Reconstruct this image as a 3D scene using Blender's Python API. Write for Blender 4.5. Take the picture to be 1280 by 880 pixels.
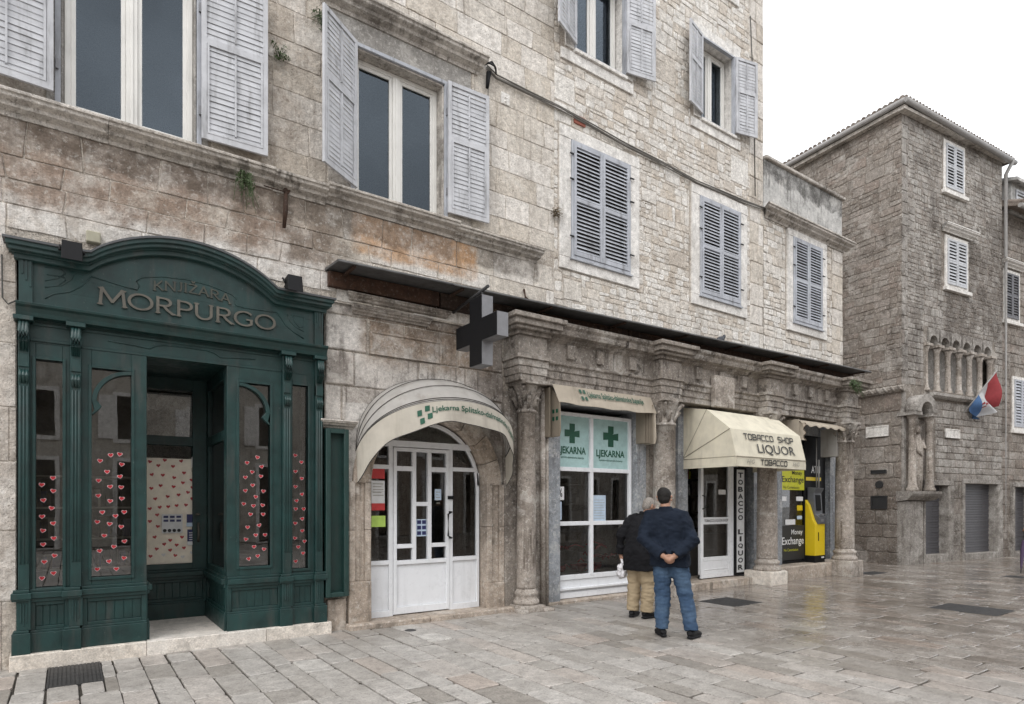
import bpy, bmesh, math, random
from mathutils import Vector, Matrix, noise
R=math.radians
random.seed(7)
SC=bpy.context.scene
for o in list(bpy.data.objects): bpy.data.objects.remove(o)
COL=SC.collection
# ---------------------------------------------------------------- camera, sky, sun, exposure
YAW=54.73
cam=bpy.data.cameras.new('camera'); camo=bpy.data.objects.new('camera',cam); COL.objects.link(camo)
camo.location=(0,-8,1.65); camo.rotation_euler=(R(90),0,R(YAW-90))
cam.sensor_width=36; cam.lens=785/1280*36; cam.shift_y=190/1280; cam.clip_start=.05; cam.clip_end=2000
SC.camera=camo
W=bpy.data.worlds.new('World'); SC.world=W; W.use_nodes=True
nt=W.node_tree; nt.nodes.clear()
sky=nt.nodes.new('ShaderNodeTexSky'); sky.sky_type='NISHITA'; sky.sun_disc=False
SUN_EL,SUN_AZ=48,-150
sky.sun_elevation=R(SUN_EL); sky.sun_rotation=R(90-SUN_AZ); sky.air_density=1.0; sky.dust_density=6; sky.ozone_density=1
hs=nt.nodes.new('ShaderNodeHueSaturation'); hs.inputs['Saturation'].default_value=.16
ncl=nt.nodes.new('ShaderNodeTexNoise'); ncl.inputs['Scale'].default_value=3.5; ncl.inputs['Detail'].default_value=5
mr=nt.nodes.new('ShaderNodeMapRange'); mr.inputs[1].default_value=.3; mr.inputs[2].default_value=.7; mr.inputs[3].default_value=.68; mr.inputs[4].default_value=1.25
mm=nt.nodes.new('ShaderNodeMix'); mm.data_type='RGBA'; mm.blend_type='MULTIPLY'; mm.inputs[0].default_value=1
bg=nt.nodes.new('ShaderNodeBackground'); bg.inputs[1].default_value=.15; ow=nt.nodes.new('ShaderNodeOutputWorld')
tcw=nt.nodes.new('ShaderNodeTexCoord')
L_=nt.links.new
L_(tcw.outputs['Generated'],ncl.inputs['Vector']); L_(ncl.outputs[0],mr.inputs[0])
L_(sky.outputs[0],hs.inputs['Color']); L_(mr.outputs[0],mm.inputs[7]); 
cld=nt.nodes.new('ShaderNodeMix'); cld.data_type='RGBA'; cld.inputs[0].default_value=.82; cld.inputs[7].default_value=(7.6,7.75,8.0,1)
L_(hs.outputs[0],cld.inputs[6]); L_(cld.outputs[2],mm.inputs[6]); L_(mm.outputs[2],bg.inputs[0]); L_(bg.outputs[0],ow.inputs[0])
sl=bpy.data.lights.new('sun','SUN'); sl.energy=.5; sl.angle=R(40); sl.color=(1,.97,.93)
so=bpy.data.objects.new('sun',sl); COL.objects.link(so); so.rotation_euler=(R(90-SUN_EL),0,R(SUN_AZ+90)); so.location=(0,-20,30)
SC.view_settings.view_transform='Standard'; SC.view_settings.look='None'; SC.view_settings.gamma=1
SC.view_settings.exposure=0.88
SC.render.engine='CYCLES'; SC.cycles.use_denoising=True; SC.cycles.max_bounces=6; SC.cycles.diffuse_bounces=3; SC.cycles.glossy_bounces=3; SC.cycles.transparent_max_bounces=12
# ---------------------------------------------------------------- measuring helpers
FW=(math.cos(R(YAW)),math.sin(R(YAW))); RT=(FW[1],-FW[0])
def ray(px,py):
    a=(px-640)/785; return (FW[0]+a*RT[0],FW[1]+a*RT[1],(630-py)/785)
def wp(px,py,y=0.):
    r=ray(px,py); t=(y+8)/r[1]; return (r[0]*t,1.65+r[2]*t)
def hitx(px,py,x):
    r=ray(px,py); t=x/r[0]; return (-8+r[1]*t,1.65+r[2]*t)
# ---------------------------------------------------------------- mesh building
class MB:
    def __init__(s,T=None): s.v=[];s.f=[];s.t=[];s.T=T;s.tint=.5;s.sm=[]
    def V(s,p):
        if s.T: p=s.T(*p)
        s.v.append(tuple(p)); return len(s.v)-1
    def F(s,idx,sm=False): s.f.append(tuple(idx)); s.t.append(s.tint); s.sm.append(sm)
    def face(s,pts,sm=False): s.F([s.V(p) for p in pts],sm)
    def box(s,x0,x1,y0,y1,z0,z1):
        if x0>x1:x0,x1=x1,x0
        if y0>y1:y0,y1=y1,y0
        if z0>z1:z0,z1=z1,z0
        a=[s.V((x,y,z)) for z in (z0,z1) for x,y in ((x0,y0),(x1,y0),(x1,y1),(x0,y1))]
        for q in ((3,2,1,0),(4,5,6,7),(0,1,5,4),(1,2,6,5),(2,3,7,6),(3,0,4,7)): s.F([a[i] for i in q])
        return s
    def hexa(s,b,t):   # 4 bottom pts, 4 top pts
        a=[s.V(p) for p in b+t]
        for q in ((3,2,1,0),(4,5,6,7),(0,1,5,4),(1,2,6,5),(2,3,7,6),(3,0,4,7)): s.F([a[i] for i in q])
        return s
    def prism(s,pts,y0,y1,sm=False):   # outline (x,z) extruded y0(front)->y1
        n=len(pts); a=[s.V((x,y0,z)) for x,z in pts]; b=[s.V((x,y1,z)) for x,z in pts]
        s.F(a); s.F(b[::-1])
        for i in range(n): j=(i+1)%n; s.F([a[j],a[i],b[i],b[j]],sm)
        return s
    def strip(s,A,B,y0,y1,sm=True):  # band between two polylines in (x,z), thick
        n=len(A)
        a0=[s.V((x,y0,z)) for x,z in A]; b0=[s.V((x,y0,z)) for x,z in B]; a1=[s.V((x,y1,z)) for x,z in A]; b1=[s.V((x,y1,z)) for x,z in B]
        for i in range(n-1):
            s.F([a0[i],a0[i+1],b0[i+1],b0[i]]); s.F([a1[i+1],a1[i],b1[i],b1[i+1]])
            s.F([a0[i+1],a0[i],a1[i],a1[i+1]],sm); s.F([b0[i],b0[i+1],b1[i+1],b1[i]],sm)
        s.F([a0[0],b0[0],b1[0],a1[0]]); s.F([b0[-1],a0[-1],a1[-1],b1[-1]])
        return s
    def profx(s,prof,x0,x1,m=0.0,sk=(0,0)):  # profile (y,z) swept along x; m mitre with returns: scales ends by -y
        n=len(prof); yb=max(p[0] for p in prof)
        a=[s.V((x0-(yb-y)*m,y+sk[0],z)) for y,z in prof]; b=[s.V((x1+(yb-y)*m,y+sk[1],z)) for y,z in prof]
        for i in range(n-1): s.F([a[i],b[i],b[i+1],a[i+1]])
        s.F(a[::-1]); s.F(b)
        if m:   # return faces
            for side,sg in ((a,0),(b,1)):
                back=[s.V(((x0 if side is a else x1),yb+sk[sg],z)) for y,z in prof]
                for i in range(n-1): s.F([side[i],side[i+1],back[i+1],back[i]] if side is a else [side[i+1],side[i],back[i],back[i+1]])
        return s
    def lathe(s,prof,c,n=20,sx=1,sy=1):
        rs=[[s.V((c[0]+r*sx*math.cos(2*math.pi*k/n),c[1]+r*sy*math.sin(2*math.pi*k/n),c[2]+z)) for k in range(n)] for r,z in prof]
        for i in range(len(rs)-1):
            for k in range(n): j=(k+1)%n; s.F([rs[i][k],rs[i][j],rs[i+1][j],rs[i+1][k]],True)
        s.F(rs[0][::-1]); s.F(rs[-1]); return s
    def tube(s,pts,r,n=8,cap=True):
        pts=[Vector(p) for p in pts]; rr=r if isinstance(r,(list,tuple)) else [r]*len(pts); rings=[]; up=None
        for i,p in enumerate(pts):
            d=(pts[min(i+1,len(pts)-1)]-pts[max(i-1,0)]).normalized()
            if up is None: up=Vector((0,0,1)) if abs(d.z)<.9 else Vector((0,1,0))
            a=d.cross(up).normalized(); b=d.cross(a).normalized(); up=-b if False else up
            e=rr[i]; ex,ey=e if isinstance(e,(tuple,list)) else (e,e)
            rings.append([s.V(p+a*ex*math.cos(2*math.pi*k/n)+b*ey*math.sin(2*math.pi*k/n)) for k in range(n)])
        for i in range(len(rings)-1):
            for k in range(n): j=(k+1)%n; s.F([rings[i][k],rings[i][j],rings[i+1][j],rings[i+1][k]],True)
        if cap: s.F(rings[0][::-1]); s.F(rings[-1])
        return s
    def ell(s,c,r,n=14,m=9,rot=None):
        rot=rot or Matrix.Identity(3); c=Vector(c); g=[]
        for i in range(1,m):
            t=math.pi*i/m; g.append([s.V(c+rot@Vector((r[0]*math.sin(t)*math.cos(2*math.pi*k/n),r[1]*math.sin(t)*math.sin(2*math.pi*k/n),r[2]*math.cos(t)))) for k in range(n)])
        a=s.V(c+rot@Vector((0,0,r[2]))); b=s.V(c-rot@Vector((0,0,r[2])))
        for k in range(n):
            j=(k+1)%n; s.F([a,g[0][k],g[0][j]],True); s.F([b,g[-1][j],g[-1][k]],True)
            for i in range(m-2): s.F([g[i][k],g[i+1][k],g[i+1][j],g[i][j]],True)
        return s
    def build(s,name,mat,parent=None,bevel=0,recalc=True,seg=1):
        me=bpy.data.meshes.new(name); ox=Vector((0,0,0))
        if parent is not None: ox=org(parent)
        me.from_pydata([(v[0]-ox.x,v[1]-ox.y,v[2]-ox.z) for v in s.v],[],s.f)
        at=me.attributes.new('tint','FLOAT','FACE'); at.data.foreach_set('value',s.t)
        me.polygons.foreach_set('use_smooth',s.sm)
        if bevel or recalc:
            bm=bmesh.new(); bm.from_mesh(me)
            if recalc: bmesh.ops.recalc_face_normals(bm,faces=bm.faces)
            if bevel:
                ed=[e for e in bm.edges if len(e.link_faces)==2 and e.calc_face_angle(0)>R(25)]
                bmesh.ops.bevel(bm,geom=ed,offset=bevel,segments=seg,affect='EDGES',clamp_overlap=True,profile=.6)
            bm.to_mesh(me); bm.free()
        me.materials.append(mat)
        o=bpy.data.objects.new(name,me); COL.objects.link(o)
        if parent is not None: o.parent=parent
        return o
def org(o):
    v=Vector(o.location)
    while o.parent: o=o.parent; v=v+Vector(o.location)
    return v
def thing(name,label,cat,loc=(0,0,0),group=None):
    o=bpy.data.objects.new(name,None); COL.objects.link(o); o.location=loc; o.empty_display_size=.2
    o['label']=label; o['category']=cat
    if group: o['group']=group
    return o
def tag(o,label,cat,group=None):
    o['label']=label; o['category']=cat
    if group: o['group']=group
    return o
def struct(o,kind='structure'): o['kind']=kind; return o
def copy(o,parent=None,loc=None):
    c=o.copy(); COL.objects.link(c)
    if parent: c.parent=parent
    if loc: c.location=loc
    for ch in o.children: copy(ch,c)
    return c
# ---------------------------------------------------------------- materials
def srgb(r,g,b): return tuple(((c/255)/12.92 if c/255<=.04045 else ((c/255+.055)/1.055)**2.4) for c in (r,g,b))+(1,)
class N:
    def __init__(s,name):
        s.m=bpy.data.materials.new(name); s.m.use_nodes=True; s.t=s.m.node_tree; s.p=s.t.nodes['Principled BSDF']; s.out=s.t.nodes['Material Output']
        s.pos=s.n('ShaderNodeNewGeometry').outputs['Position']
    def n(s,t,**k):
        x=s.t.nodes.new(t)
        for a,b in k.items(): setattr(x,a,b)
        return x
    def l(s,a,b): s.t.links.new(a,b)
    def set(s,inp,v):
        if hasattr(v,'is_linked'): s.l(v,inp)
        else: inp.default_value=v
    def noise(s,scale,detail=4,rough=.55,vec=None,stretch=None,dist=0):
        x=s.n('ShaderNodeTexNoise'); x.inputs['Scale'].default_value=scale; x.inputs['Detail'].default_value=detail; x.inputs['Roughness'].default_value=rough; x.inputs['Distortion'].default_value=dist
        v=vec or s.pos
        if stretch: 
            m=s.n('ShaderNodeMapping'); m.inputs['Scale'].default_value=stretch; s.l(v,m.inputs[0]); v=m.outputs[0]
        s.l(v,x.inputs['Vector']); return x.outputs[0]
    def ramp(s,f,stops):
        x=s.n('ShaderNodeValToRGB'); e=x.color_ramp.elements
        while len(e)>1: e.remove(e[-1])
        e[0].position=stops[0][0]; e[0].color=stops[0][1]
        for p,c in stops[1:]: q=e.new(p); q.color=c
        s.l(f,x.inputs[0]); return x.outputs[0]
    def mr(s,f,a,b,c=0.,d=1.,smooth=True):
        x=s.n('ShaderNodeMapRange'); x.interpolation_type='SMOOTHSTEP' if smooth else 'LINEAR'
        for i,v in enumerate((f,a,b,c,d)): s.set(x.inputs[i],v)
        return x.outputs[0]
    def mix(s,f,a,b,mode='MIX'):
        x=s.n('ShaderNodeMix'); x.data_type='RGBA'; x.blend_type=mode
        s.set(x.inputs[0],f); s.set(x.inputs[6],a); s.set(x.inputs[7],b); return x.outputs[2]
    def ma(s,op,a,b=0.,c=None):
        x=s.n('ShaderNodeMath'); x.operation=op; s.set(x.inputs[0],a); s.set(x.inputs[1],b)
        if c is not None: s.set(x.inputs[2],c)
        return x.outputs[0]
    def xyz(s):
        x=s.n('ShaderNodeSeparateXYZ'); s.l(s.pos,x.inputs[0]); return x.outputs
    def attr(s,nm='tint'):
        x=s.n('ShaderNodeAttribute'); x.attribute_name=nm; return x.outputs['Fac']
    def bump(s,h,strength=.5,dist=.01,prev=None):
        x=s.n('ShaderNodeBump'); x.inputs['Strength'].default_value=strength; x.inputs['Distance'].default_value=dist; s.l(h,x.inputs['Height'])
        if prev: s.l(prev,x.inputs['Normal'])
        return x.outputs[0]
    def done(s,col=None,rough=None,normal=None,metal=None,spec=None):
        if col is not None: s.set(s.p.inputs['Base Color'],col)
        if rough is not None: s.set(s.p.inputs['Roughness'],rough)
        if normal is not None: s.l(normal,s.p.inputs['Normal'])
        if metal is not None: s.p.inputs['Metallic'].default_value=metal
        if spec is not None: s.p.inputs['Specular IOR Level'].default_value=spec
        return s.m
def c3(r,g,b): return (r,g,b,1)
def boxmask(n,x0,x1,z0,z1,soft=.12,wob=.5,axis=0):
    X=n.xyz(); w=n.ma('MULTIPLY',n.ma('SUBTRACT',n.noise(2.3,5,.6),.5),wob)
    x=n.ma('ADD',X[axis],w); z=n.ma('ADD',X[2],w)
    a=n.ma('MULTIPLY',n.mr(x,x0-soft,x0+soft),n.mr(x,x1-soft,x1+soft,1.,0.))
    b=n.ma('MULTIPLY',n.mr(z,z0-soft,z0+soft),n.mr(z,z1-soft,z1+soft,1.,0.))
    return n.ma('MULTIPLY',a,b)
def stone(name,cols,patches=(),dirt=.5,dirtcol=c3(.09,.075,.06),streak=.4,bump=.6,pit=.5,rough=.85,speck=.5,light=.5):
    n=N(name); k=len(cols)
    col=n.ramp(n.attr(),[(i/(k-1) if k>1 else 0,c) for i,c in enumerate(cols)])
    for (mask,pc,f) in patches:
        m=boxmask(n,*mask); m=n.ma('MULTIPLY',m,n.mr(n.noise(3.1,6,.65),.28,.62,.25,1.)); m=n.ma('MULTIPLY',m,f); col=n.mix(m,col,pc)
    fine=n.mr(n.noise(10,9,.75),.32,.70,.68,1.32,False); col=n.mix(1.,col,fine,'MULTIPLY')
    sp=n.mr(n.noise(60,5,.78),.36,.64,1-.5*speck,1+.3*speck,False); col=n.mix(1.,col,sp,'MULTIPLY')
    big=n.ma('MULTIPLY',n.mr(n.noise(.85,8,.72,dist=.8),.47,.66),min(1,dirt*1.15)); col=n.mix(big,col,n.mix(.62,col,dirtcol))
    lt=n.ma('MULTIPLY',n.mr(n.noise(1.9,7,.7,dist=.4),.53,.62),light); col=n.mix(lt,col,n.mix(.5,col,c3(.78,.75,.70)))
    d2=n.ma('MULTIPLY',n.mr(n.noise(3.1,8,.75),.55,.635),dirt*.95); col=n.mix(d2,col,n.mix(.72,col,dirtcol))
    if streak:
        st=n.ma('MULTIPLY',n.mr(n.noise(1,7,.68,stretch=(8,8,.5)),.5,.66),n.mr(n.noise(1.1,4),.42,.58)); st=n.ma('MULTIPLY',st,streak); col=n.mix(st,col,dirtcol)
    ch=n.ma('MULTIPLY',n.mr(n.noise(19,5,.62),.575,.63),n.mr(n.noise(3.3,4),.4,.6,.25,1.)); col=n.mix(n.ma('MULTIPLY',ch,.55*min(1,dirt+.35)),col,n.mix(.25,dirtcol,col))
    hl=n.ma('MULTIPLY',n.mr(n.noise(23,5,.65),.565,.63),.45*min(1,light*2+.2)); col=n.mix(hl,col,n.mix(.55,col,c3(.82,.79,.74)))
    h1=n.noise(14,8,.7); h2=n.mr(n.noise(38,3,.6),.25,.42); vp=n.n('ShaderNodeTexVoronoi'); vp.inputs['Scale'].default_value=26; n.l(n.pos,vp.inputs['Vector'])
    pits=n.ma('MULTIPLY',n.mr(vp.outputs['Distance'],.08,.30,1.,0.),n.mr(n.noise(6,4,.6),.48,.58)); pm=n.ma('MULTIPLY',pits,pit)
    col=n.mix(pm,col,dirtcol)
    nm=n.bump(h1,min(1,bump*1.3),.035); nm=n.bump(h2,bump*.6,.006,nm); nm=n.bump(n.ma('SUBTRACT',1.,pits),pit,.01,nm)
    return n.done(col,rough,nm,spec=.25)
def paint(name,c,rough=.45,wear=.2,wearcol=None,spec=.5,fine=.12,dirt=.15,bump=.15,vert=False,metal=0):
    n=N(name); col=n.mix(1.,c,n.mr(n.noise(5,6,.6),.3,.7,1-fine,1+fine,False),'MULTIPLY')
    if dirt:
        d=n.ma('MULTIPLY',n.mr(n.noise(1,6,.65,stretch=(9,9,1.2)),.5,.75),dirt); col=n.mix(d,col,c3(.06,.055,.05))
    if wear:
        w=n.mr(n.noise(34,5,.75),.63,.68); w=n.ma('MULTIPLY',w,n.mr(n.noise(3,3),.45,.6)); w=n.ma('MULTIPLY',w,wear); col=n.mix(w,col,wearcol or c3(.3,.28,.25))
    r=n.mr(n.noise(12,4),.3,.7,rough-.08,rough+.12,False)
    nm=n.bump(n.noise(30 if not vert else 8,5,.6,stretch=(6,6,.6) if vert else None),bump,.004)
    return n.done(col,r,nm,spec=spec,metal=metal)
def plain(name,c,rough=.5,metal=0,spec=.5):
    n=N(name); v=n.mr(n.noise(11,5,.6),.3,.7,.88,1.1,False); return n.done(n.mix(1.,c,v,'MULTIPLY'),rough,metal=metal,spec=spec)
def glass(name,ior=1.75,tint=c3(.8,.83,.86),refl=c3(1,1,1),rough=.0,wob=.02):
    n=N(name); t=n.t; t.nodes.remove(n.p)
    tr=n.n('ShaderNodeBsdfTransparent'); tr.inputs[0].default_value=tint
    gl=n.n('ShaderNodeBsdfGlossy'); gl.inputs['Roughness'].default_value=rough; gl.inputs[0].default_value=refl
    nm=n.bump(n.noise(.9,2),wob,.05); n.l(nm,gl.inputs['Normal'])
    fr=n.n('ShaderNodeFresnel'); fr.inputs[0].default_value=ior
    ms=n.n('ShaderNodeMixShader'); n.l(fr.outputs[0],ms.inputs[0]); n.l(tr.outputs[0],ms.inputs[1]); n.l(gl.outputs[0],ms.inputs[2]); n.l(ms.outputs[0],n.out.inputs[0]); return n.m
S1,S2,S3,S4=c3(.62,.57,.505),c3(.68,.635,.58),c3(.73,.69,.64),c3(.58,.52,.445)
M={}
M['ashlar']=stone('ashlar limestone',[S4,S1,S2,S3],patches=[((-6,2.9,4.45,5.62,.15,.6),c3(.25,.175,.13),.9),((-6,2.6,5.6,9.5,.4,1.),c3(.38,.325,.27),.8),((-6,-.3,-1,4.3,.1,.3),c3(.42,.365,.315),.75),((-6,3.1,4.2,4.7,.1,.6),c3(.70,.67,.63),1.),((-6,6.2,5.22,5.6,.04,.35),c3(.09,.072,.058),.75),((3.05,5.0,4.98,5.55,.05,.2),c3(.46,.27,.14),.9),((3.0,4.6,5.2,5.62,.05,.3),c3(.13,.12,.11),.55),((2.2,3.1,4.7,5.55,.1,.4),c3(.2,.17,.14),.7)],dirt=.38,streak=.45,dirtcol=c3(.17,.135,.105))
M['rubble']=stone('rubble limestone',[c3(.55,.485,.415),c3(.68,.635,.575),c3(.72,.685,.635),c3(.78,.75,.705),c3(.58,.51,.43)],dirt=.3,streak=.25,bump=.8,dirtcol=c3(.2,.16,.125))
M['mortar']=stone('old lime mortar',[c3(.56,.505,.44)],dirt=.6,streak=.3,bump=1.,speck=1.2,dirtcol=c3(.16,.125,.095))
M['trim']=stone('dressed limestone trim',[c3(.70,.675,.64),c3(.76,.735,.70)],dirt=.3,streak=.35,bump=.35,pit=.25,dirtcol=c3(.2,.17,.14))
M['cornice']=stone('weathered moulded limestone',[c3(.44,.40,.355),c3(.56,.52,.475)],dirt=.85,streak=.85,bump=.6,dirtcol=c3(.065,.055,.045))
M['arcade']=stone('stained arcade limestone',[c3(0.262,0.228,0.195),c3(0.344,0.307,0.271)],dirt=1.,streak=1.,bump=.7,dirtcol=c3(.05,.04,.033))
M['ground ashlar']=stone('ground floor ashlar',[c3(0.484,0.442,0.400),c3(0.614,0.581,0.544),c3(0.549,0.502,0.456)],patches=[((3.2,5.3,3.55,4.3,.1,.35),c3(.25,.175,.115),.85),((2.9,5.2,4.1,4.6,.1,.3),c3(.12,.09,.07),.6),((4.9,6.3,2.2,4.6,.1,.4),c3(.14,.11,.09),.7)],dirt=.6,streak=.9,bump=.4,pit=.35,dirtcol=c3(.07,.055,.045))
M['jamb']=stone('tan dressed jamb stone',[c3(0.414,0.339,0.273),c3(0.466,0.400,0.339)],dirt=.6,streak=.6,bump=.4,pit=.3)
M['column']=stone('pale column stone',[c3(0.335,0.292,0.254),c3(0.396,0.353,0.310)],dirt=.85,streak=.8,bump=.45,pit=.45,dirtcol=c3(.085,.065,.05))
M['step']=stone('polished step stone',[c3(.64,.575,.50),c3(.67,.62,.56)],dirt=.25,streak=.1,bump=.2,pit=.15,rough=.55)
M['tower']=stone('tower stone',[c3(0.223,0.187,0.158),c3(0.274,0.241,0.209),c3(0.317,0.284,0.252),c3(0.259,0.212,0.180)],patches=[((-99,99,-1,2.2,.3,.8),c3(.14,.115,.095),.8)],dirt=.85,streak=.5,bump=.9,dirtcol=c3(.09,.075,.062),light=.35)
M['tower right']=stone('tower right stone',[c3(0.244,0.218,0.192),c3(0.318,0.292,0.266),c3(0.385,0.363,0.333),c3(0.274,0.237,0.207)],patches=[((-99,99,-1,2.4,.4,.8),c3(.17,.15,.13),.6),((20.5,24,6.4,9.5,.4,1.2),c3(.12,.10,.085),.75)],dirt=.9,streak=.6,bump=.9,dirtcol=c3(.075,.062,.052),light=.35)
M['tower mortar']=stone('tower mortar',[c3(0.240,0.208,0.176)],dirt=.8,streak=.5,bump=1.,dirtcol=c3(.07,.055,.045))
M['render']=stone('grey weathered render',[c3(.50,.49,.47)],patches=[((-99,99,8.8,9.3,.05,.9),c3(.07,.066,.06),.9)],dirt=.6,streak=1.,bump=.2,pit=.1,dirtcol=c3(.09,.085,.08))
M['plaster']=stone('grey lintel plaster',[c3(.30,.285,.265)],dirt=.4,streak=.3,bump=.3,pit=.1)
M['greystone']=stone('grey veined marble',[c3(.25,.265,.285),c3(.32,.335,.35)],dirt=.7,streak=.8,bump=.15,pit=.05,rough=.5,dirtcol=c3(.1,.1,.105))
M['green']=paint('dark green gloss paint',c3(.0078,.033,.031),.42,.7,c3(.10,.13,.12),fine=.35,dirt=.5,bump=.25,vert=True)
M['green dull']=paint('dark green case paint',c3(.010,.036,.032),.45,.2,c3(.2,.22,.2),fine=.2,dirt=.3)
M['gilt']=paint('aged gilt letters',c3(.095,.087,.07),.5,.5,c3(.12,.09,.05),fine=.3,dirt=.4)
M['gilt faded']=paint('faded brown letters',c3(.05,.052,.04),.6,.6,c3(.02,.04,.035),fine=.4,dirt=.4)
M['black']=plain('black plastic',c3(.007,.007,.008),.6,spec=.2); M['blackmetal']=paint('black metal',c3(.02,.02,.021),.5,.2,dirt=.1)
M['open shutter']=paint('pale grey shutter paint',c3(.46,.465,.485),.6,.8,c3(.30,.26,.22),fine=.16,dirt=.6,bump=.2)
M['shutter']=paint('grey blue shutter paint',c3(.38,.395,.43),.6,.7,c3(.30,.26,.22),fine=.16,dirt=.55,bump=.2)
M['white shutter']=paint('white shutter paint',c3(.44,.45,.47),.55,.4,c3(.3,.27,.24),fine=.1,dirt=.45)
M['white']=paint('white window paint',c3(.70,.685,.65),.45,.1,dirt=.2,fine=.05)
M['pvc']=paint('white door enamel',c3(.74,.75,.77),.3,.12,c3(.2,.18,.15),dirt=.12,fine=.04,bump=.05)
M['glass']=glass('window glass',1.75); M['shopglass']=glass('shop glass',1.75,c3(.72,.74,.74)); M['dim glass']=glass('dim shop glass',2.15,c3(.72,.72,.70))
M['clear glass']=glass('clear door glass',1.4,c3(.95,.95,.95))
M['glasshi']=glass('upstairs glass',1.7,c3(.55,.58,.62),c3(.74,.87,1),wob=.12)
M['dark']=plain('dark interior',c3(.07,.062,.055),.8); M['room']=plain('room wall',c3(.42,.40,.37),.9); M['wood']=plain('brown wood',c3(.10,.065,.04),.6)
M['canopy']=paint('grey sheet metal',c3(.10,.10,.10),.5,.5,c3(.2,.16,.12),dirt=.6,fine=.25,metal=.3)
M['rust']=stone('rusty steel fascia',[c3(.045,.030,.023),c3(.075,.038,.024)],dirt=.7,streak=.8,bump=.4,pit=.2,dirtcol=c3(.02,.015,.012),light=0)
M['lead']=paint('lead flashing',c3(.075,.078,.082),.6,.4,c3(.2,.2,.2),dirt=.3)
M['cable']=plain('old cable',c3(.06,.058,.052),.7); M['greycable']=plain('grey cable bundle',c3(.16,.15,.135),.8)
M['pipe']=plain('grey pipe',c3(.28,.27,.26),.6)
def cloth(name,c,d=.3,band=None):
    n=N(name); col=n.mix(1.,c,n.mr(n.noise(4,5,.6),.3,.7,.88,1.07,False),'MULTIPLY')
    s=n.ma('MULTIPLY',n.mr(n.noise(1,5,.6,stretch=(5,5,.8)),.48,.75),d); col=n.mix(s,col,c3(.19,.165,.13))
    nm=n.bump(n.noise(3.2,4,.5),.35,.05); m=n.done(col,.85,nm,spec=.2)
    # a little light through the canvas
    tl=n.n('ShaderNodeBsdfTranslucent'); n.l(col,tl.inputs[0]); ms=n.n('ShaderNodeMixShader'); ms.inputs[0].default_value=.22
    n.l(n.p.outputs[0],ms.inputs[1]); n.l(tl.outputs[0],ms.inputs[2]); n.l(ms.outputs[0],n.out.inputs[0]); return m
M['canvas grey']=cloth('grey canvas',c3(.42,.40,.375),.5); M['canvas valance']=cloth('valance canvas',c3(.54,.50,.43),.45); M['canvas cream']=cloth('cream canvas',c3(.74,.69,.56),.25); M['canvas beige']=cloth('beige canvas',c3(.52,.455,.37),.4); M['canvas tan']=cloth('tan canvas',c3(.30,.255,.20),.4)
M['signgreen']=plain('green sign print',c3(.008,.075,.042),.5); M['signteal']=plain('pale teal poster',c3(.36,.52,.51),.6)
M['blackprint']=plain('black print',c3(.018,.018,.018),.6); M['greyprint']=plain('grey print',c3(.3,.28,.24),.6); M['whiteprint']=plain('white print',c3(.72,.72,.72),.5)
M['red']=plain('red print',c3(.50,.04,.04),.5); M['heartred']=plain('red heart paper',c3(.40,.006,.016),.5); M['pinkwhite']=plain('pink white border',c3(.62,.50,.50),.5); M['paper']=plain('white paper',c3(.66,.66,.66),.7); M['cream']=plain('cream paper',c3(.86,.80,.69),.8)
M['bluepaper']=plain('pale blue paper',c3(.45,.55,.66),.7); M['yellow']=paint('yellow enamel',c3(.66,.48,.012),.4,.1,dirt=.1,fine=.05); M['yelprint']=plain('yellow green print',c3(.52,.52,.02),.5); M['limeprint']=plain('lime print',c3(.42,.60,.12),.5)
M['navyprint']=plain('navy print',c3(.02,.025,.10),.5); M['atmgrey']=plain('machine grey plastic',c3(.10,.105,.115),.4); M['steel']=plain('brushed steel',c3(.22,.22,.23),.5,metal=.4)
M['grate']=paint('cast iron grate',c3(.035,.034,.034),.55,.3,dirt=.2)
M['leaf']=plain('weed leaves',c3(.055,.085,.03),.7); M['drystem']=plain('dry stems',c3(.15,.11,.06),.8)
M['tile']=stone('weathered roof tile',[c3(.15,.115,.095),c3(.21,.175,.15),c3(.26,.23,.205)],dirt=.8,streak=0,bump=.4,light=.1)
M['roller']=plain('dark roller shutter',c3(.075,.073,.08),.5)
M['skin']=plain('skin',c3(.33,.18,.12),.55)
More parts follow.
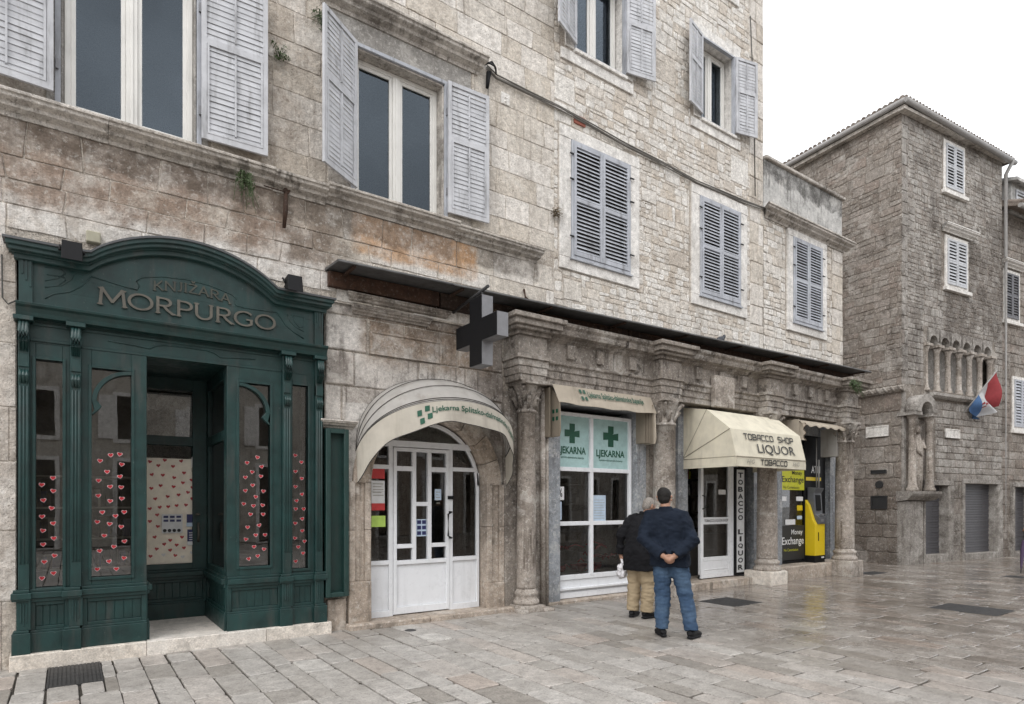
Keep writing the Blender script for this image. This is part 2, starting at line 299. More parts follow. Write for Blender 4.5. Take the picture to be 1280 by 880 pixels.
# pavement: worn, damp limestone
def pav():
    n=N('worn damp limestone paving'); col=n.ramp(n.attr(),[(0,c3(.29,.265,.235)),(.3,c3(.385,.36,.33)),(.6,c3(.44,.415,.385)),(.85,c3(.42,.36,.315)),(1,c3(.50,.475,.44))])
    col=n.mix(1.,col,n.mr(n.noise(7,8,.7),.3,.72,.66,1.25,False),'MULTIPLY'); col=n.mix(1.,col,n.mr(n.noise(52,5,.78),.36,.66,.68,1.2,False),'MULTIPLY')
    d=n.ma('MULTIPLY',n.mr(n.noise(.5,6,.65),.45,.72),.45); col=n.mix(d,col,c3(.16,.14,.12))
    vp=n.n('ShaderNodeTexVoronoi'); vp.inputs['Scale'].default_value=30; n.l(n.pos,vp.inputs['Vector'])
    pit=n.ma('MULTIPLY',n.mr(vp.outputs['Distance'],.08,.3,1.,0.),n.mr(n.noise(4,3),.48,.6)); col=n.mix(n.ma('MULTIPLY',pit,.55),col,c3(.08,.07,.06))
    ch=n.ma('MULTIPLY',n.mr(n.noise(21,5,.65),.57,.62),.5); col=n.mix(ch,col,c3(.13,.115,.10)); X=n.xyz(); wet=n.mr(n.ma('ADD',X[0],n.ma('MULTIPLY',n.noise(.35,3),6.)),7.,13.,0.,1.); wet=n.ma('MULTIPLY',wet,n.mr(n.noise(1.3,5,.65),.3,.6,.5,1.))
    rough=n.ma('ADD',n.ma('MULTIPLY',wet,-.46),.55); rough=n.ma('ADD',rough,n.ma('MULTIPLY',n.ma('SUBTRACT',n.noise(16,4,.7),.5),.25))
    col=n.mix(n.ma('MULTIPLY',wet,.85),col,n.mix(1.,col,c3(.45,.40,.36),'MULTIPLY'))
    nm=n.bump(n.noise(5,5,.6),.3,.010); nm=n.bump(n.noise(45,5,.7),.35,.0035,nm); nm=n.bump(n.ma('SUBTRACT',1.,pit),.5,.008,nm)
    return n.done(col,rough,nm,spec=.8)
M['paving']=pav(); M['bed']=stone('dark joint grit',[c3(.07,.062,.052)],dirt=.3,streak=0,bump=.8,light=0)
def farpav():
    n=N('distant paving'); br=n.n('ShaderNodeTexBrick'); br.inputs['Scale'].default_value=1.6; br.inputs['Mortar Size'].default_value=.012; n.l(n.pos,br.inputs['Vector'])
    br.inputs[1].default_value=c3(.33,.31,.28); br.inputs[2].default_value=c3(.26,.24,.21); br.inputs[3].default_value=c3(.08,.07,.06)
    return n.done(n.mix(1.,br.outputs[0],n.mr(n.noise(4,6,.6),.3,.7,.8,1.15,False),'MULTIPLY'),.4,n.bump(n.noise(8,5),.3,.01))
M['ground']=farpav()
# ---------------------------------------------------------------- masonry
def clip(poly,a,b,c):   # keep a*x+b*z<=c
    out=[]
    for i in range(len(poly)):
        p,q=poly[i],poly[(i+1)%len(poly)]; dp=a*p[0]+b*p[1]-c; dq=a*q[0]+b*q[1]-c
        if dp<=0: out.append(p)
        if dp*dq<0: t=dp/(dp-dq); out.append((p[0]+(q[0]-p[0])*t,p[1]+(q[1]-p[1])*t))
    return out
def area(p): return .5*sum(p[i][0]*p[(i+1)%len(p)][1]-p[(i+1)%len(p)][0]*p[i][1] for i in range(len(p)))
def inset(p,d):
    cx=[]
    n=len(p); q=list(p)
    for i in range(n):
        a,b=p[i],p[(i+1)%n]; dx,dz=b[0]-a[0],b[1]-a[1]; L=math.hypot(dx,dz)
        if L<1e-6: continue
        nx,nz=dz/L,-dx/L   # outward for ccw
        q=clip(q,nx,nz,nx*a[0]+nz*a[1]-d)
        if len(q)<3: return []
    return q
def chaikin(p,k=.22,it=1):
    for _ in range(it):
        o=[]
        for i in range(len(p)):
            a,b=p[i],p[(i+1)%len(p)]; o.append((a[0]+(b[0]-a[0])*k,a[1]+(b[1]-a[1])*k)); o.append((a[0]+(b[0]-a[0])*(1-k),a[1]+(b[1]-a[1])*(1-k)))
        p=o
    return p
def clean(p,e=.004):
    o=[]
    for q in p:
        if not o or math.hypot(q[0]-o[-1][0],q[1]-o[-1][1])>e: o.append(q)
    if len(o)>1 and math.hypot(o[0][0]-o[-1][0],o[0][1]-o[-1][1])<e: o.pop()
    return o
def subtract(poly,h):
    x0,x1,z0,z1=h; xs=[p[0] for p in poly]; zs=[p[1] for p in poly]
    if max(xs)<=x0 or min(xs)>=x1 or max(zs)<=z0 or min(zs)>=z1: return [poly]
    out=[]
    L=clip(poly,1,0,x0); rest=clip(poly,-1,0,-x0)
    Rr=clip(rest,-1,0,-x1) if len(rest)>2 else []; rest=clip(rest,1,0,x1) if len(rest)>2 else []
    B=clip(rest,0,1,z0) if len(rest)>2 else []; T=clip(rest,0,-1,-z1) if len(rest)>2 else []
    return [clean(q) for q in (L,Rr,B,T) if len(q)>2 and abs(area(q))>.0025]
def stones(mb,polys,holes,joint,proud,bev,rnd,rough=0,seed=0,rag=.0):
    rg=random.Random(seed)
    for p in polys:
        ps=[p]
        for h in holes: ps=[c for q in ps for c in subtract(q,h)]
        for q in ps:
            if len(q)<3: continue
            q=inset(q,joint/2); q=clean(q)
            if len(q)<3 or area(q)<.0015: continue
            if rag:
                o2=[]
                for i in range(len(q)):
                    a,b=q[i],q[(i+1)%len(q)]; L=math.hypot(b[0]-a[0],b[1]-a[1]); o2.append(a); k=int(L/.11)
                    for w in range(1,k): t=w/k; o2.append((a[0]+(b[0]-a[0])*t+rg.uniform(-rag,rag),a[1]+(b[1]-a[1])*t+rg.uniform(-rag,rag)))
                q=o2
            if rnd: q=clean(chaikin(q,rnd,2 if rnd>.2 else 1),.006)
            r=inset(q,bev); r=clean(r,.002)
            if len(r)<3: continue
            pr=proud*rg.uniform(.35,1.2); mb.tint=rg.random()
            cx=sum(a[0] for a in q)/len(q); cz=sum(a[1] for a in q)/len(q)
            # same vertex count: shrink ring towards centre
            s=1-min(.45,bev/max(.03,math.sqrt(area(q))*.42)); tz=rg.uniform(-.25,.25)*rough; tx=rg.uniform(-.25,.25)*rough
            r=[(cx+(a[0]-cx)*s,cz+(a[1]-cz)*s) for a in q]
            o=[mb.V((a[0],.0,a[1])) for a in q]; m=[mb.V((a[0]*.7+b[0]*.3,-pr*.7,a[1]*.7+b[1]*.3)) for a,b in zip(q,r)]
            i=[mb.V((a[0],-pr+(a[0]-cx)*tx+(a[1]-cz)*tz,a[1])) for a in r]; k=len(q)
            for u in range(k):
                w=(u+1)%k; mb.F([o[u],o[w],m[w],m[u]]); mb.F([m[u],m[w],i[w],i[u]],rnd>0)
            mb.F(i)
def courses(x0,x1,z0,z1,h,wmin,wmax,seed,jit=0.,hvar=.15):
    rg=random.Random(seed); out=[]; z=z0
    zs=[z0]
    while z<z1-h*.4: z+=h*rg.uniform(1-hvar,1+hvar); zs.append(min(z,z1))
    zs[-1]=z1
    for a,b in zip(zs,zs[1:]):
        x=x0-rg.uniform(0,wmax); e0=0
        while x<x1:
            w=rg.uniform(wmin,wmax); p=max(x,x0); q=min(x+w,x1)
            if q-p>.02:
                e1=rg.uniform(-jit,jit); out.append([(p+(e0 if p>x0 else 0),a),(q+(e1 if q<x1 else 0),a),(q-(e1 if q<x1 else 0),b),(p-(e0 if p>x0 else 0),b)]); e0=e1
            x+=w
    return out
def voronoi(x0,x1,z0,z1,h,w,seed,jit=.3):
    rg=random.Random(seed); pts=[]; r=0; z=z0
    while z<z1+h:
        hh=h*rg.uniform(.7,1.25); x=x0-w; 
        while x<x1+w: x+=w*rg.uniform(.45,1.5); pts.append((x,z+hh/2+rg.uniform(-jit,jit)*hh))
        z+=hh
    cell={}; cs=max(w,h)*1.4; asp=w/h
    for p in pts: cell.setdefault((int(p[0]//cs),int(p[1]//cs)),[]).append(p)
    out=[]
    for p in pts:
        if not(x0-w<p[0]<x1+w and z0-h<p[1]<z1+h): continue
        poly=[(p[0]-w*1.6,p[1]-h*1.6),(p[0]+w*1.6,p[1]-h*1.6),(p[0]+w*1.6,p[1]+h*1.6),(p[0]-w*1.6,p[1]+h*1.6)]
        ci,cj=int(p[0]//cs),int(p[1]//cs)
        for i in (-2,-1,0,1,2):
            for j in (-2,-1,0,1,2):
                for q in cell.get((ci+i,cj+j),()):
                    if q is p: continue
                    a=(q[0]-p[0])/asp**.6; b=q[1]-p[1]; mx=(p[0]+q[0])/2; mz=(p[1]+q[1])/2
                    poly=clip(poly,a,b,a*mx+b*mz)
                    if len(poly)<3: break
        for A in ((-1,0,-x0),(1,0,x1),(0,-1,-z0),(0,1,z1)):
            if len(poly)>2: poly=clip(poly,*A)
        poly=clean(poly,.008)
        if len(poly)>2: out.append(poly)
    return out
def rubble(x0,x1,z0,z1,seed,h=.13,w=.2,jit=.013):
    rg=random.Random(seed); out=[]
    for i,p in enumerate(courses(x0,x1,z0,z1,.56,.5,1.25,seed,0,.35)):
        xs=[q[0] for q in p]; zs=[q[1] for q in p]; k=rg.uniform(.75,1.35)
        for q in courses(min(xs),max(xs),min(zs),max(zs),h*k,w*.5*k,w*1.6*k,seed*97+i,.012,.3):
            out.append(clean([(a+rg.uniform(-jit,jit),b+rg.uniform(-jit,jit)) for a,b in q]))
    return out
def backing(mb,x0,x1,z0,z1,holes,y=0.,yb=None):
    xs=sorted({x0,x1,*[min(max(v,x0),x1) for h in holes for v in h[:2]]}); zs=sorted({z0,z1,*[min(max(v,z0),z1) for h in holes for v in h[2:]]})
    for a,b in zip(xs,xs[1:]):
        for c,d in zip(zs,zs[1:]):
            if b-a<1e-4 or d-c<1e-4: continue
            mx,mz=(a+b)/2,(c+d)/2
            if any(h[0]<mx<h[1] and h[2]<mz<h[3] for h in holes): continue
            mb.face([(a,y,c),(b,y,c),(b,y,d),(a,y,d)])
            if yb is not None: mb.face([(b,yb,c),(a,yb,c),(a,yb,d),(b,yb,d)])
def frame_box(mb,x0,x1,z0,z1,w,y0,y1,wb=None,wt=None):
    wb=w if wb is None else wb; wt=w if wt is None else wt
    mb.box(x0,x0+w,y0,y1,z0,z1); mb.box(x1-w,x1,y0,y1,z0,z1); mb.box(x0+w,x1-w,y0+.002,y1,z0,z0+wb); mb.box(x0+w,x1-w,y0+.002,y1,z1-wt,z1)
    return mb
def pane(x0,x1,z0,z1,y,mat,parent,name='pane',T=None):
    mb=MB(T); mb.face([(x0,y,z0),(x1,y,z0),(x1,y,z1),(x0,y,z1)]); return mb.build(name,mat,parent,recalc=False)
# ---------------------------------------------------------------- text
def glyphs(s,off=0.,spacing=1.0,shear=0):
    cu=bpy.data.curves.new('lettering','FONT'); cu.body=s; cu.size=1; cu.offset=off; cu.space_character=spacing; cu.resolution_u=3; cu.shear=shear
    o=bpy.data.objects.new('lettering',cu); COL.objects.link(o); dg=bpy.context.evaluated_depsgraph_get(); dg.update()
    me=bpy.data.meshes.new_from_object(o.evaluated_get(dg)); bpy.data.objects.remove(o); bpy.data.curves.remove(cu)
    vs=[(v.co.x,v.co.y) for v in me.vertices]; fs=[tuple(p.vertices) for p in me.polygons]; bpy.data.meshes.remove(me)
    x0=min(v[0] for v in vs);x1=max(v[0] for v in vs);y0=min(v[1] for v in vs);y1=max(v[1] for v in vs)
    return [((v[0]-x0)/(x1-x0),(v[1]-y0)/(y1-y0)) for v in vs],fs
def text_on(name,s,f,mat,parent,off=0.,spacing=1.0,thick=None,shear=0):
    vs,fs=glyphs(s,off,spacing,shear); mb=MB(); 
    for u,v in vs: mb.V(f(u,v))
    for q in fs: mb.F(q)
    o=mb.build(name,mat,parent,recalc=False); return o
def flat(x0,x1,z0,z1,y,z0b=None,z1b=None):
    return lambda u,v:(x0+(x1-x0)*u,y,z0+(z1-z0)*v)
# ================================================================ GROUND
g=MB(); g.face([(-300,-300,-.03),(300,-300,-.03),(300,300,-.03),(-300,300,-.03)]); struct(g.build('ground',M['ground']))
g=MB(); g.face([(-8,-20,-.022),(42,-20,-.022),(42,14,-.022),(-8,14,-.022)]); struct(g.build('paving_bed',M['bed']))
TH=R(0)
GR=[(-.15,.33,-.98,-.5),(8.95,9.95,-1.95,-1.2),(14.2,15.0,-3.1,-2.3),(15.6,16.5,-1.5,-1.1),(20.6,21.8,-4.2,-3.5)]
GRH=[]
def ground_at(px,py,z=0.):
    r=ray(px,py); t=(z-1.65)/r[2]; return (r[0]*t,-8+r[1]*t)
def fit(pts):
    q=[ground_at(*p) for p in pts]; return (min(a[0] for a in q),max(a[0] for a in q),min(a[1] for a in q),max(a[1] for a in q))
GR=[fit([(59,860),(60,834),(126,829),(128,851)]),fit([(882,750),(912,747),(946,754),(915,758)]),fit([(1166,758),(1188,754),(1264,765),(1246,770)]),fit([(1080,718),(1090,714),(1102,717)]),fit([(1252,721),(1262,719),(1290,722)])]
polys=[]
rg=random.Random(3); x=-7.5
while x<41:
    w=rg.uniform(.2,.33); y=-19.+rg.uniform(-.6,0)
    while y<(.6 if x<17.5 else 13.5):
        L=rg.uniform(.35,.85); e=rg.uniform(-.012,.012); polys.append([(x+e,y),(x+w+e*.3,y+e),(x+w,y+L+e),(x,y+L)]); y+=L
    x+=w
mb=MB(T=lambda a,b,c:(a,c,b)); 
def slab_stones():
    rg=random.Random(11)
    for p in polys:
        ps=[p]
        for h in GR: ps=[c for q in ps for c in subtract(q,(h[0]-.0,h[1]+.0,h[2]-.0,h[3]+.0))]
        for q in ps:
            if len(q)<3: continue
            q=clean(inset(q,rg.choice((.003,.005,.007,.011))))
            if len(q)<3: continue
            q=clean(chaikin(q,.06,1),.003)
            cx=sum(a[0] for a in q)/len(q); cz=sum(a[1] for a in q)/len(q); hh=rg.uniform(-.004,.004); mb.tint=min(1,max(0,rg.gauss(.45,.25)))
            tx,ty=rg.uniform(-.006,.006),rg.uniform(-.006,.006)
            o=[mb.V((a[0],-.022,a[1])) for a in q]; m=[mb.V((a[0],hh-.006+tx*(a[0]-cx)+ty*(a[1]-cz),a[1])) for a in q]
            r=[(cx+(a[0]-cx)*.965,cz+(a[1]-cz)*.98) for a in q]; i=[mb.V((a[0],hh+tx*(a[0]-cx)+ty*(a[1]-cz),a[1])) for a in r]; k=len(q)
            for u in range(k):
                w=(u+1)%k; mb.F([o[u],m[u],m[w],o[w]]); mb.F([m[u],i[u],i[w],m[w]],True)
            mb.F(i[::-1])
slab_stones(); struct(mb.build('pavement',M['paving'],recalc=False))
labs=['dark square drain grate in front of the green shopfront step','dark rectangular cover in the paving behind the man in jeans','wide dark drain cover alone on the wet open paving','small dark cover in the paving beside the rightmost column','dark cover in the paving near the folded purple umbrella']
for h,lb in zip(GR,labs):
    b=MB(); b.box(h[0]+.006,h[1]-.006,h[2]+.006,h[3]-.006,-.02,-.006)
    frame=MB(T=lambda a,y,z:(a,z,y)); 
    n=max(4,int((h[1]-h[0])/.035)); 
    fw=.02
    b.box(h[0]+.004,h[1]-.004,h[2]+.004,h[2]+fw,-.02,.001);b.box(h[0]+.004,h[1]-.004,h[3]-fw,h[3]-.004,-.02,.001);b.box(h[0]+.004,h[0]+fw,h[2]+fw,h[3]-fw,-.02,.001);b.box(h[1]-fw,h[1]-.004,h[2]+fw,h[3]-fw,-.02,.001)
    for i in range(n):
        xx=h[0]+fw+(h[1]-h[0]-2*fw)*(i+.5)/n; b.box(xx-.011,xx+.011,h[2]+fw,h[3]-fw,-.02,.0)
    tag(b.build('drain_grate',M['grate']),lb,'drain cover','covers set in the paving')
cx,cy=ground_at(513,788); b=MB(); b.lathe([(.075,-.01),(.075,.004),(.06,.009),(.03,.006),(.001,.006)],(cx,cy,0),20); tag(b.build('valve_cover',M['grate']),'small round black lid in the paving before the white arched door','valve cover')
# ================================================================ MAIN BUILDING
B=thing('stone_building','long old stone building with shuttered windows above a columned ground floor','building',(0,0,0))
WIN={1:(-.06,1.21,5.72,7.75),2:(3.1,4.45,5.72,7.72),3:(6.84,8.23,5.75,7.72),4:(10.17,11.49,5.77,7.74),6:(6.93,8.12,9.24,10.95),7:(10.22,11.3,9.26,10.93),8:(3.1,4.45,9.3,11.0)}
BX1=12.34
# facade openings in the upper wall
H_up=[WIN[i] for i in (1,2,3,4,6,7,8)]
# surround rectangles (stones stay out of them)
SUR=[(-.2,1.36,5.5,7.95),(2.72,4.92,5.5,8.3),(6.58,8.42,5.53,7.95),(9.88,11.7,5.53,7.97),(6.62,8.3,9.0,11.15),(9.92,11.56,9.02,11.12),(2.9,4.65,9.1,11.2)]
b=MB(); backing(b,-5,BX1,4.28,14.5,H_up,0.,.35); backing(b,-5,-.42,-.05,4.28,[],0.,.35)
b.box(-5,BX1,8.,8.2,0,14.5); b.box(-5.2,-5,0,8.2,0,14.5); b.box(-5,BX1-.02,.36,8,14.3,14.5); b.box(-5,BX1-.02,.36,8.,4.9,5.05); b.box(-5,BX1-.02,.36,8.,8.4,8.5)
b.face([(BX1-.02,0,8.2),(BX1-.02,8,8.2),(BX1-.02,8,14.5),(BX1-.02,0,14.5)]); 
for xx in (2.2,5.6,9.2): b.box(xx,xx+.1,.36,8,5.05,14.3)
b.box(-5,12.3,3.2,3.3,5.05,14.3)
b.build('mortar_core',M['mortar'],B,recalc=False)
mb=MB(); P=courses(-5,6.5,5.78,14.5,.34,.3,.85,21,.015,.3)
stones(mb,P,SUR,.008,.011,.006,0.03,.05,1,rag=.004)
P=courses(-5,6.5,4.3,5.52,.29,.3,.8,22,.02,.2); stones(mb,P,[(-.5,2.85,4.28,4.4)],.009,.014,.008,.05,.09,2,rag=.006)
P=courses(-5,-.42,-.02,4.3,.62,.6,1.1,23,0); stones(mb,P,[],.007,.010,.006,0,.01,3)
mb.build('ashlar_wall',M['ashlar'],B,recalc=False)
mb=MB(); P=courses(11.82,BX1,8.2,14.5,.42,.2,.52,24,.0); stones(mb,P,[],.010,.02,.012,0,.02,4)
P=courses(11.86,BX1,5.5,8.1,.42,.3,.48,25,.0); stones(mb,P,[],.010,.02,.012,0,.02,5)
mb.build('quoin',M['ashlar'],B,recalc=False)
mb=MB(); P=rubble(6.5,11.86,4.55,14.5,31)
big=[(8.9,9.5,9.6,9.95),(6.5,6.95,8.3,8.75),(11.2,11.8,8.35,8.9),(8.5,9.2,11.5,11.9),(9.3,9.8,6.2,6.5),(6.7,7.1,5.05,5.4),(9.0,9.5,5.2,5.5),(8.55,8.95,7.2,7.45),(9.2,9.62,7.75,8.0),(6.5,7.2,11.3,11.9)]
stones(mb,P,SUR+big,.010,.010,.010,.13,.2,6,rag=.006)
stones(mb,[[(a,c),(b_,c),(b_,d),(a,d)] for a,b_,c,d in big],[],.012,.014,.01,.08,.04,7,rag=.006)
P=courses(11.86,BX1,4.55,5.5,.4,.3,.48,29,.0); stones(mb,P,[],.010,.02,.012,0,.02,5)
mb.build('rubble_wall',M['rubble'],B,recalc=False)
# quoins turning the corner on the side wall
mb=MB(T=lambda x,y,z:(BX1-.02-y,x,z)); P=courses(0,8,9.2,14.5,.3,.25,.6,33,.02); stones(mb,P,[],.015,.02,.012,.1,.05,8); mb.build('side_wall',M['rubble'],B,recalc=False)
# roof edge
mb=MB(); mb.box(-5.2,BX1+.3,-.45,8.4,14.5,14.7); mb.build('roof',M['tile'],B,bevel=.02)
# sill cornice
def prof(y0,zb,zt,d):   # classical: bottom to top
    h=zt-zb; return [(y0,zb),(y0-.15*d,zb),(y0-.2*d,zb+.18*h),(y0-.45*d,zb+.3*h),(y0-.55*d,zb+.34*h),(y0-.6*d,zb+.5*h),(y0-.86*d,zb+.62*h),(y0-.9*d,zb+.66*h),(y0-.9*d,zb+.8*h),(y0-d,zb+.84*h),(y0-d,zt-.015),(y0-.96*d,zt),(y0,zt)]
mb=MB()
xs=[-5,-3.1,-1.4,.35,2.05]; 
for a,c in zip(xs,xs[1:]): mb.tint=random.random(); mb.profx(prof(.0,5.5,5.71,.19),a+.002,c-.002)
mb.profx(prof(.0,5.49,5.70,.185),2.052,2.70)
mb.profx(prof(.0,5.52,5.73,.2),2.703,4.62); mb.profx(prof(.0,5.5,5.70,.17),4.624,6.12,m=.4)
mb.build('sill_cornice',M['cornice'],B,bevel=0)
mb=MB(); mb.profx(prof(.0,8.07,8.3,.22),2.66,5.0,m=.5); mb.build('window_hood',M['cornice'],B)
mb=MB(); mb.box(2.74,4.9,-.012,.03,7.745,8.07); mb.build('lintel_plaster',M['plaster'],B)
# windows -------------------------------------------------
def leaf_mb(mb,w,h,th=.035,open_face=True,mid=.57,T=None,step=.062,slat_ang=35,rod=True,inv=False):
    # local: x 0..w, z 0..h, y -th..0 (outer face at -th)
    fw_=.055
    def bx(x0,x1,y0,y1,z0,z1): mb.box(x0,x1,y0,y1,z0,z1)
    bx(0,fw_,-th,0,0,h); bx(w-fw_,w,-th,0,0,h); bx(fw_,w-fw_,-th+.001,-.001,0,fw_*1.3); bx(fw_,w-fw_,-th+.001,-.001,h-fw_,h); bx(fw_,w-fw_,-th+.001,-.001,h*mid-.03,h*mid+.03)
    for a,c in ((fw_*1.3,h*mid-.03),(h*mid+.03,h-fw_)):
        n=max(2,int((c-a)/step)); s=(c-a)/n
        for i in range(n):
            z=a+s*(i+.5)+random.uniform(-.003,.003); d=(.017 if open_face else .007)+random.uniform(-.0025,.0025); e=s*.5*(1.0 if not open_face else .70); 
            mb.hexa([(fw_,-th*.5-d,z-e-.004),(w-fw_,-th*.5-d,z-e-.004),(w-fw_,-th*.5-d+.006,z-e+.004),(fw_,-th*.5-d+.006,z-e+.004)][::1],
                    [(fw_,-th*.5+d-.006,z+e-.004),(w-fw_,-th*.5+d-.006,z+e-.004),(w-fw_,-th*.5+d,z+e+.004),(fw_,-th*.5+d,z+e+.004)])
        if not open_face and a<h*.3: frame_box(mb,fw_+.004,w-fw_-.004,a-.002,c+.002,.022,-th-.006,-th+.01)
        if rod: mb.box(w*.5-.009,w*.5+.009,-th-.012,-th*.5,a+.04,c-.04)
def place(hx,hy,hz,ang,mirror=False):
    ca,sa=math.cos(ang),math.sin(ang)
    def T(x,y,z):
        if mirror: x=-x
        return (hx+x*ca-y*sa,hy+x*sa+y*ca,hz+z)
    return T
def shutter(parent,hx,z0,w,h,ang,side,mat,open_,name='shutter',hy=-.02,**k):
    # side -1: extends to -x from hinge; +1: to +x.  ang opens away from the wall
    T=place(hx,hy,z0,-ang if side>0 else ang,mirror=(side<0))
    mb=MB(T); leaf_mb(mb,w,h,open_face=open_,**k); return mb.build(name,mat,parent)
def casement(parent,x0,x1,z0,z1,y=.16,glassm='glasshi',fm='white'):
    fr=MB(); frame_box(fr,x0,x1,z0,z1,.055,y,y+.06)
    m=(x0+x1)/2; fr.box(m-.055,m+.055,y-.012,y+.05,z0+.055,z1-.055); fr.box(m-.014,m+.014,y-.026,y,z0+.055,z1-.055)
    for a,c in ((x0+.055,m-.055),(m+.055,x1-.055)): frame_box(fr,a,c,z0+.055,z1-.055,.045,y+.012,y+.055)
    f=fr.build('frame',M[fm],parent,bevel=.004)
    for a,c in ((x0+.1,m-.1),(m+.1,x1-.1)): pane(a,c,z0+.1,z1-.1,y+.035,M[glassm],parent)
def surround(name,x0,x1,z0,z1,w,proud,mat,wb=None,wt=None,deep=.3,sillp=0):
    mb=MB(); wb=w if wb is None else wb; wt=w if wt is None else wt
    mb.tint=.3; mb.box(x0-w,x0,-proud,deep,z0,z1); mb.tint=.8; mb.box(x1,x1+w,-proud,deep,z0,z1); mb.tint=.5; m_=(x0+x1)/2+.1; mb.box(x0-w,m_-.003,-proud-.003,deep,z1+.003,z1+wt); mb.box(m_+.003,x1+w,-proud-.002,deep,z1+.003,z1+wt)
    mb.tint=.6; mb.box(x0-w,x1+w,-proud-sillp,deep,z0-wb,z0-.003); return mb.build(name,mat,B,bevel=.006)
# window 1 and 2: open shutters, reveal with frame
for k,(wl,ws) in {1:(.13,0),2:(.36,0)}.items():
    x0,x1,z0,z1=WIN[k]
    mb=MB(); mb.box(x0-.0,x0+.025,.0,.3,z0,z1); mb.box(x1-.025,x1,0,.3,z0,z1); mb.box(x0,x1,0,.3,z1-.025,z1); mb.box(x0,x1,.0,.3,z0-.02,z0+.03)
    if k==1: mb.box(x0-.12,x0,-.014,.05,z0,7.95); mb.box(x1,x1+.12,-.014,.05,z0,7.95); mb.box(x0,x1,-.014,.05,z1,7.95)
    else: mb.box(2.74,3.05,-.014,.03,z0,7.745); mb.box(4.5,4.9,-.014,.03,z0,7.745)
    wn=mb.build('window',M['cornice'] if k==2 else M['plaster'],B,bevel=.004)
    fr=MB(); fr.box(x0-.05,x0+.0,-.03,.04,z0,z1+.05); fr.box(x1,x1+.05,-.03,.04,z0,z1+.05); fr.box(x0,x1,-.035,.04,z1,z1+.05); fr.build('shutter_frame',M['shutter'],wn,bevel=.004)
    casement(wn,x0+.03,x1-.03,z0+.04,z1-.03,.16 if k==2 else .07)
    h=z1-z0-.02
    if k==1:
        shutter(wn,x0-.06,z0+.08,.74,h-.02,R(4),-1,M['open shutter'],False,hy=-.16); shutter(wn,x1+.04,z0+.12,.72,h-.02,R(3),1,M['open shutter'],False,hy=-.06)
        # folded second leaf behind
    else:
        shutter(wn,x0-.0,z0+.10,.69,h-.05,R(34),-1,M['open shutter'],False,hy=-.04); shutter(wn,x1+.03,z0+.14,.68,h-.08,R(3),1,M['open shutter'],False,hy=-.05)
    for s_,xx in ((-1,x0-.03),(1,x1+.03)):
        for zz in (z0+.45,z1-.4): mb=MB(); mb.box(xx-.012,xx+.012,-.06,-.03,zz-.05,zz+.05); mb.build('hinge',M['steel'],wn)
mb=MB(); mb.tube([wp(455,205,.8)[0:1]+(.8,wp(455,205,.8)[1]),wp(447,222,.8)[0:1]+(.8,wp(447,222,.8)[1])],.05,10)
# closed louvre windows
def closed(k,thingp=B,z=None,x=None,mat='shutter',sur=True,sw=.24):
    x0,x1,z0,z1=x
    wn=surround('window',x0,x1,z0,z1,sw,.035,M['trim'],wb=.2,wt=.2)
    fr=MB(); frame_box(fr,x0+.003,x1-.003,z0+.0,z1-.003,.04,-.055,.06,wb=.05); fr.box(x0-.03,x1+.03,-.075,-.03,z0-.03,z0+.0); fr.build('shutter_frame',M[mat],wn,bevel=.003)
    m=(x0+x1)/2; h=z1-z0-.1
    for sgn,hx in ((1,x0+.045),(-1,x1-.045)):
        T=place(hx,-.03,z0+.055,0,mirror=sgn<0); mb=MB(T); leaf_mb(mb,(x1-x0-.1)/2,h,open_face=True,mid=.5,rod=False,step=.062); mb.build('shutter',M[mat],wn)
    for zz in (z0+.35,z0+(z1-z0)*.66,z1-.25):
        for a,c in ((x0-.05,x0+.03),(x1-.03,x1+.06)): mb=MB(); mb.tube([(a,-.07,zz),(c,-.07,zz)],.014,6); mb.build('hinge',M['blackmetal'],wn)
    mb=MB(); mb.box(x0+.01,x1-.01,.12,.16,z0+.01,z1-.01); mb.build('inner_board',M['dark'],wn)
    return wn
closed(3,x=WIN[3]); closed(4,x=WIN[4])
for k,(lw,la,ra) in {6:(.6,22,12),7:(.6,14,14),8:(.6,5,5)}.items():
    x0,x1,z0,z1=WIN[k]
    mb=MB(); mb.box(x0-.30,x1+.2,-.03,.3,z0-.22,z0-.04); mb.box(x0-.02,x1+.02,-.07,.3,z0-.038,z0+.02); mb.box(x0-.2,x0,-.02,.3,z0+.02,z1); mb.box(x1,x1+.2,-.02,.3,z0+.02,z1); mb.box(x0-.2,x1+.2,-.022,.3,z1,z1+.2)
    wn=mb.build('window',M['trim'],B,bevel=.005)
    casement(wn,x0+.03,x1-.03,z0+.03,z1-.03,.2)
    fr=MB(); frame_box(fr,x0-.0,x1+.0,z0+.021,z1-.002,.03,-.04,.03); fr.build('shutter_frame',M['shutter'],wn)
    shutter(wn,x0,z0+.08,(x1-x0)/2+.02,z1-z0-.1,R(la),-1,M['open shutter'],False,hy=-.04); shutter(wn,x1,z0+.08,(x1-x0)/2+.02,z1-z0-.1,R(ra),1,M['open shutter'],False,hy=-.04)
mb=MB(); mb.box(9.9,11.45,-.04,.1,12.02,12.2); mb.box(6.6,8.2,-.04,.1,12.02,12.2); mb.build('sill_slab',M['trim'],B,bevel=.005)
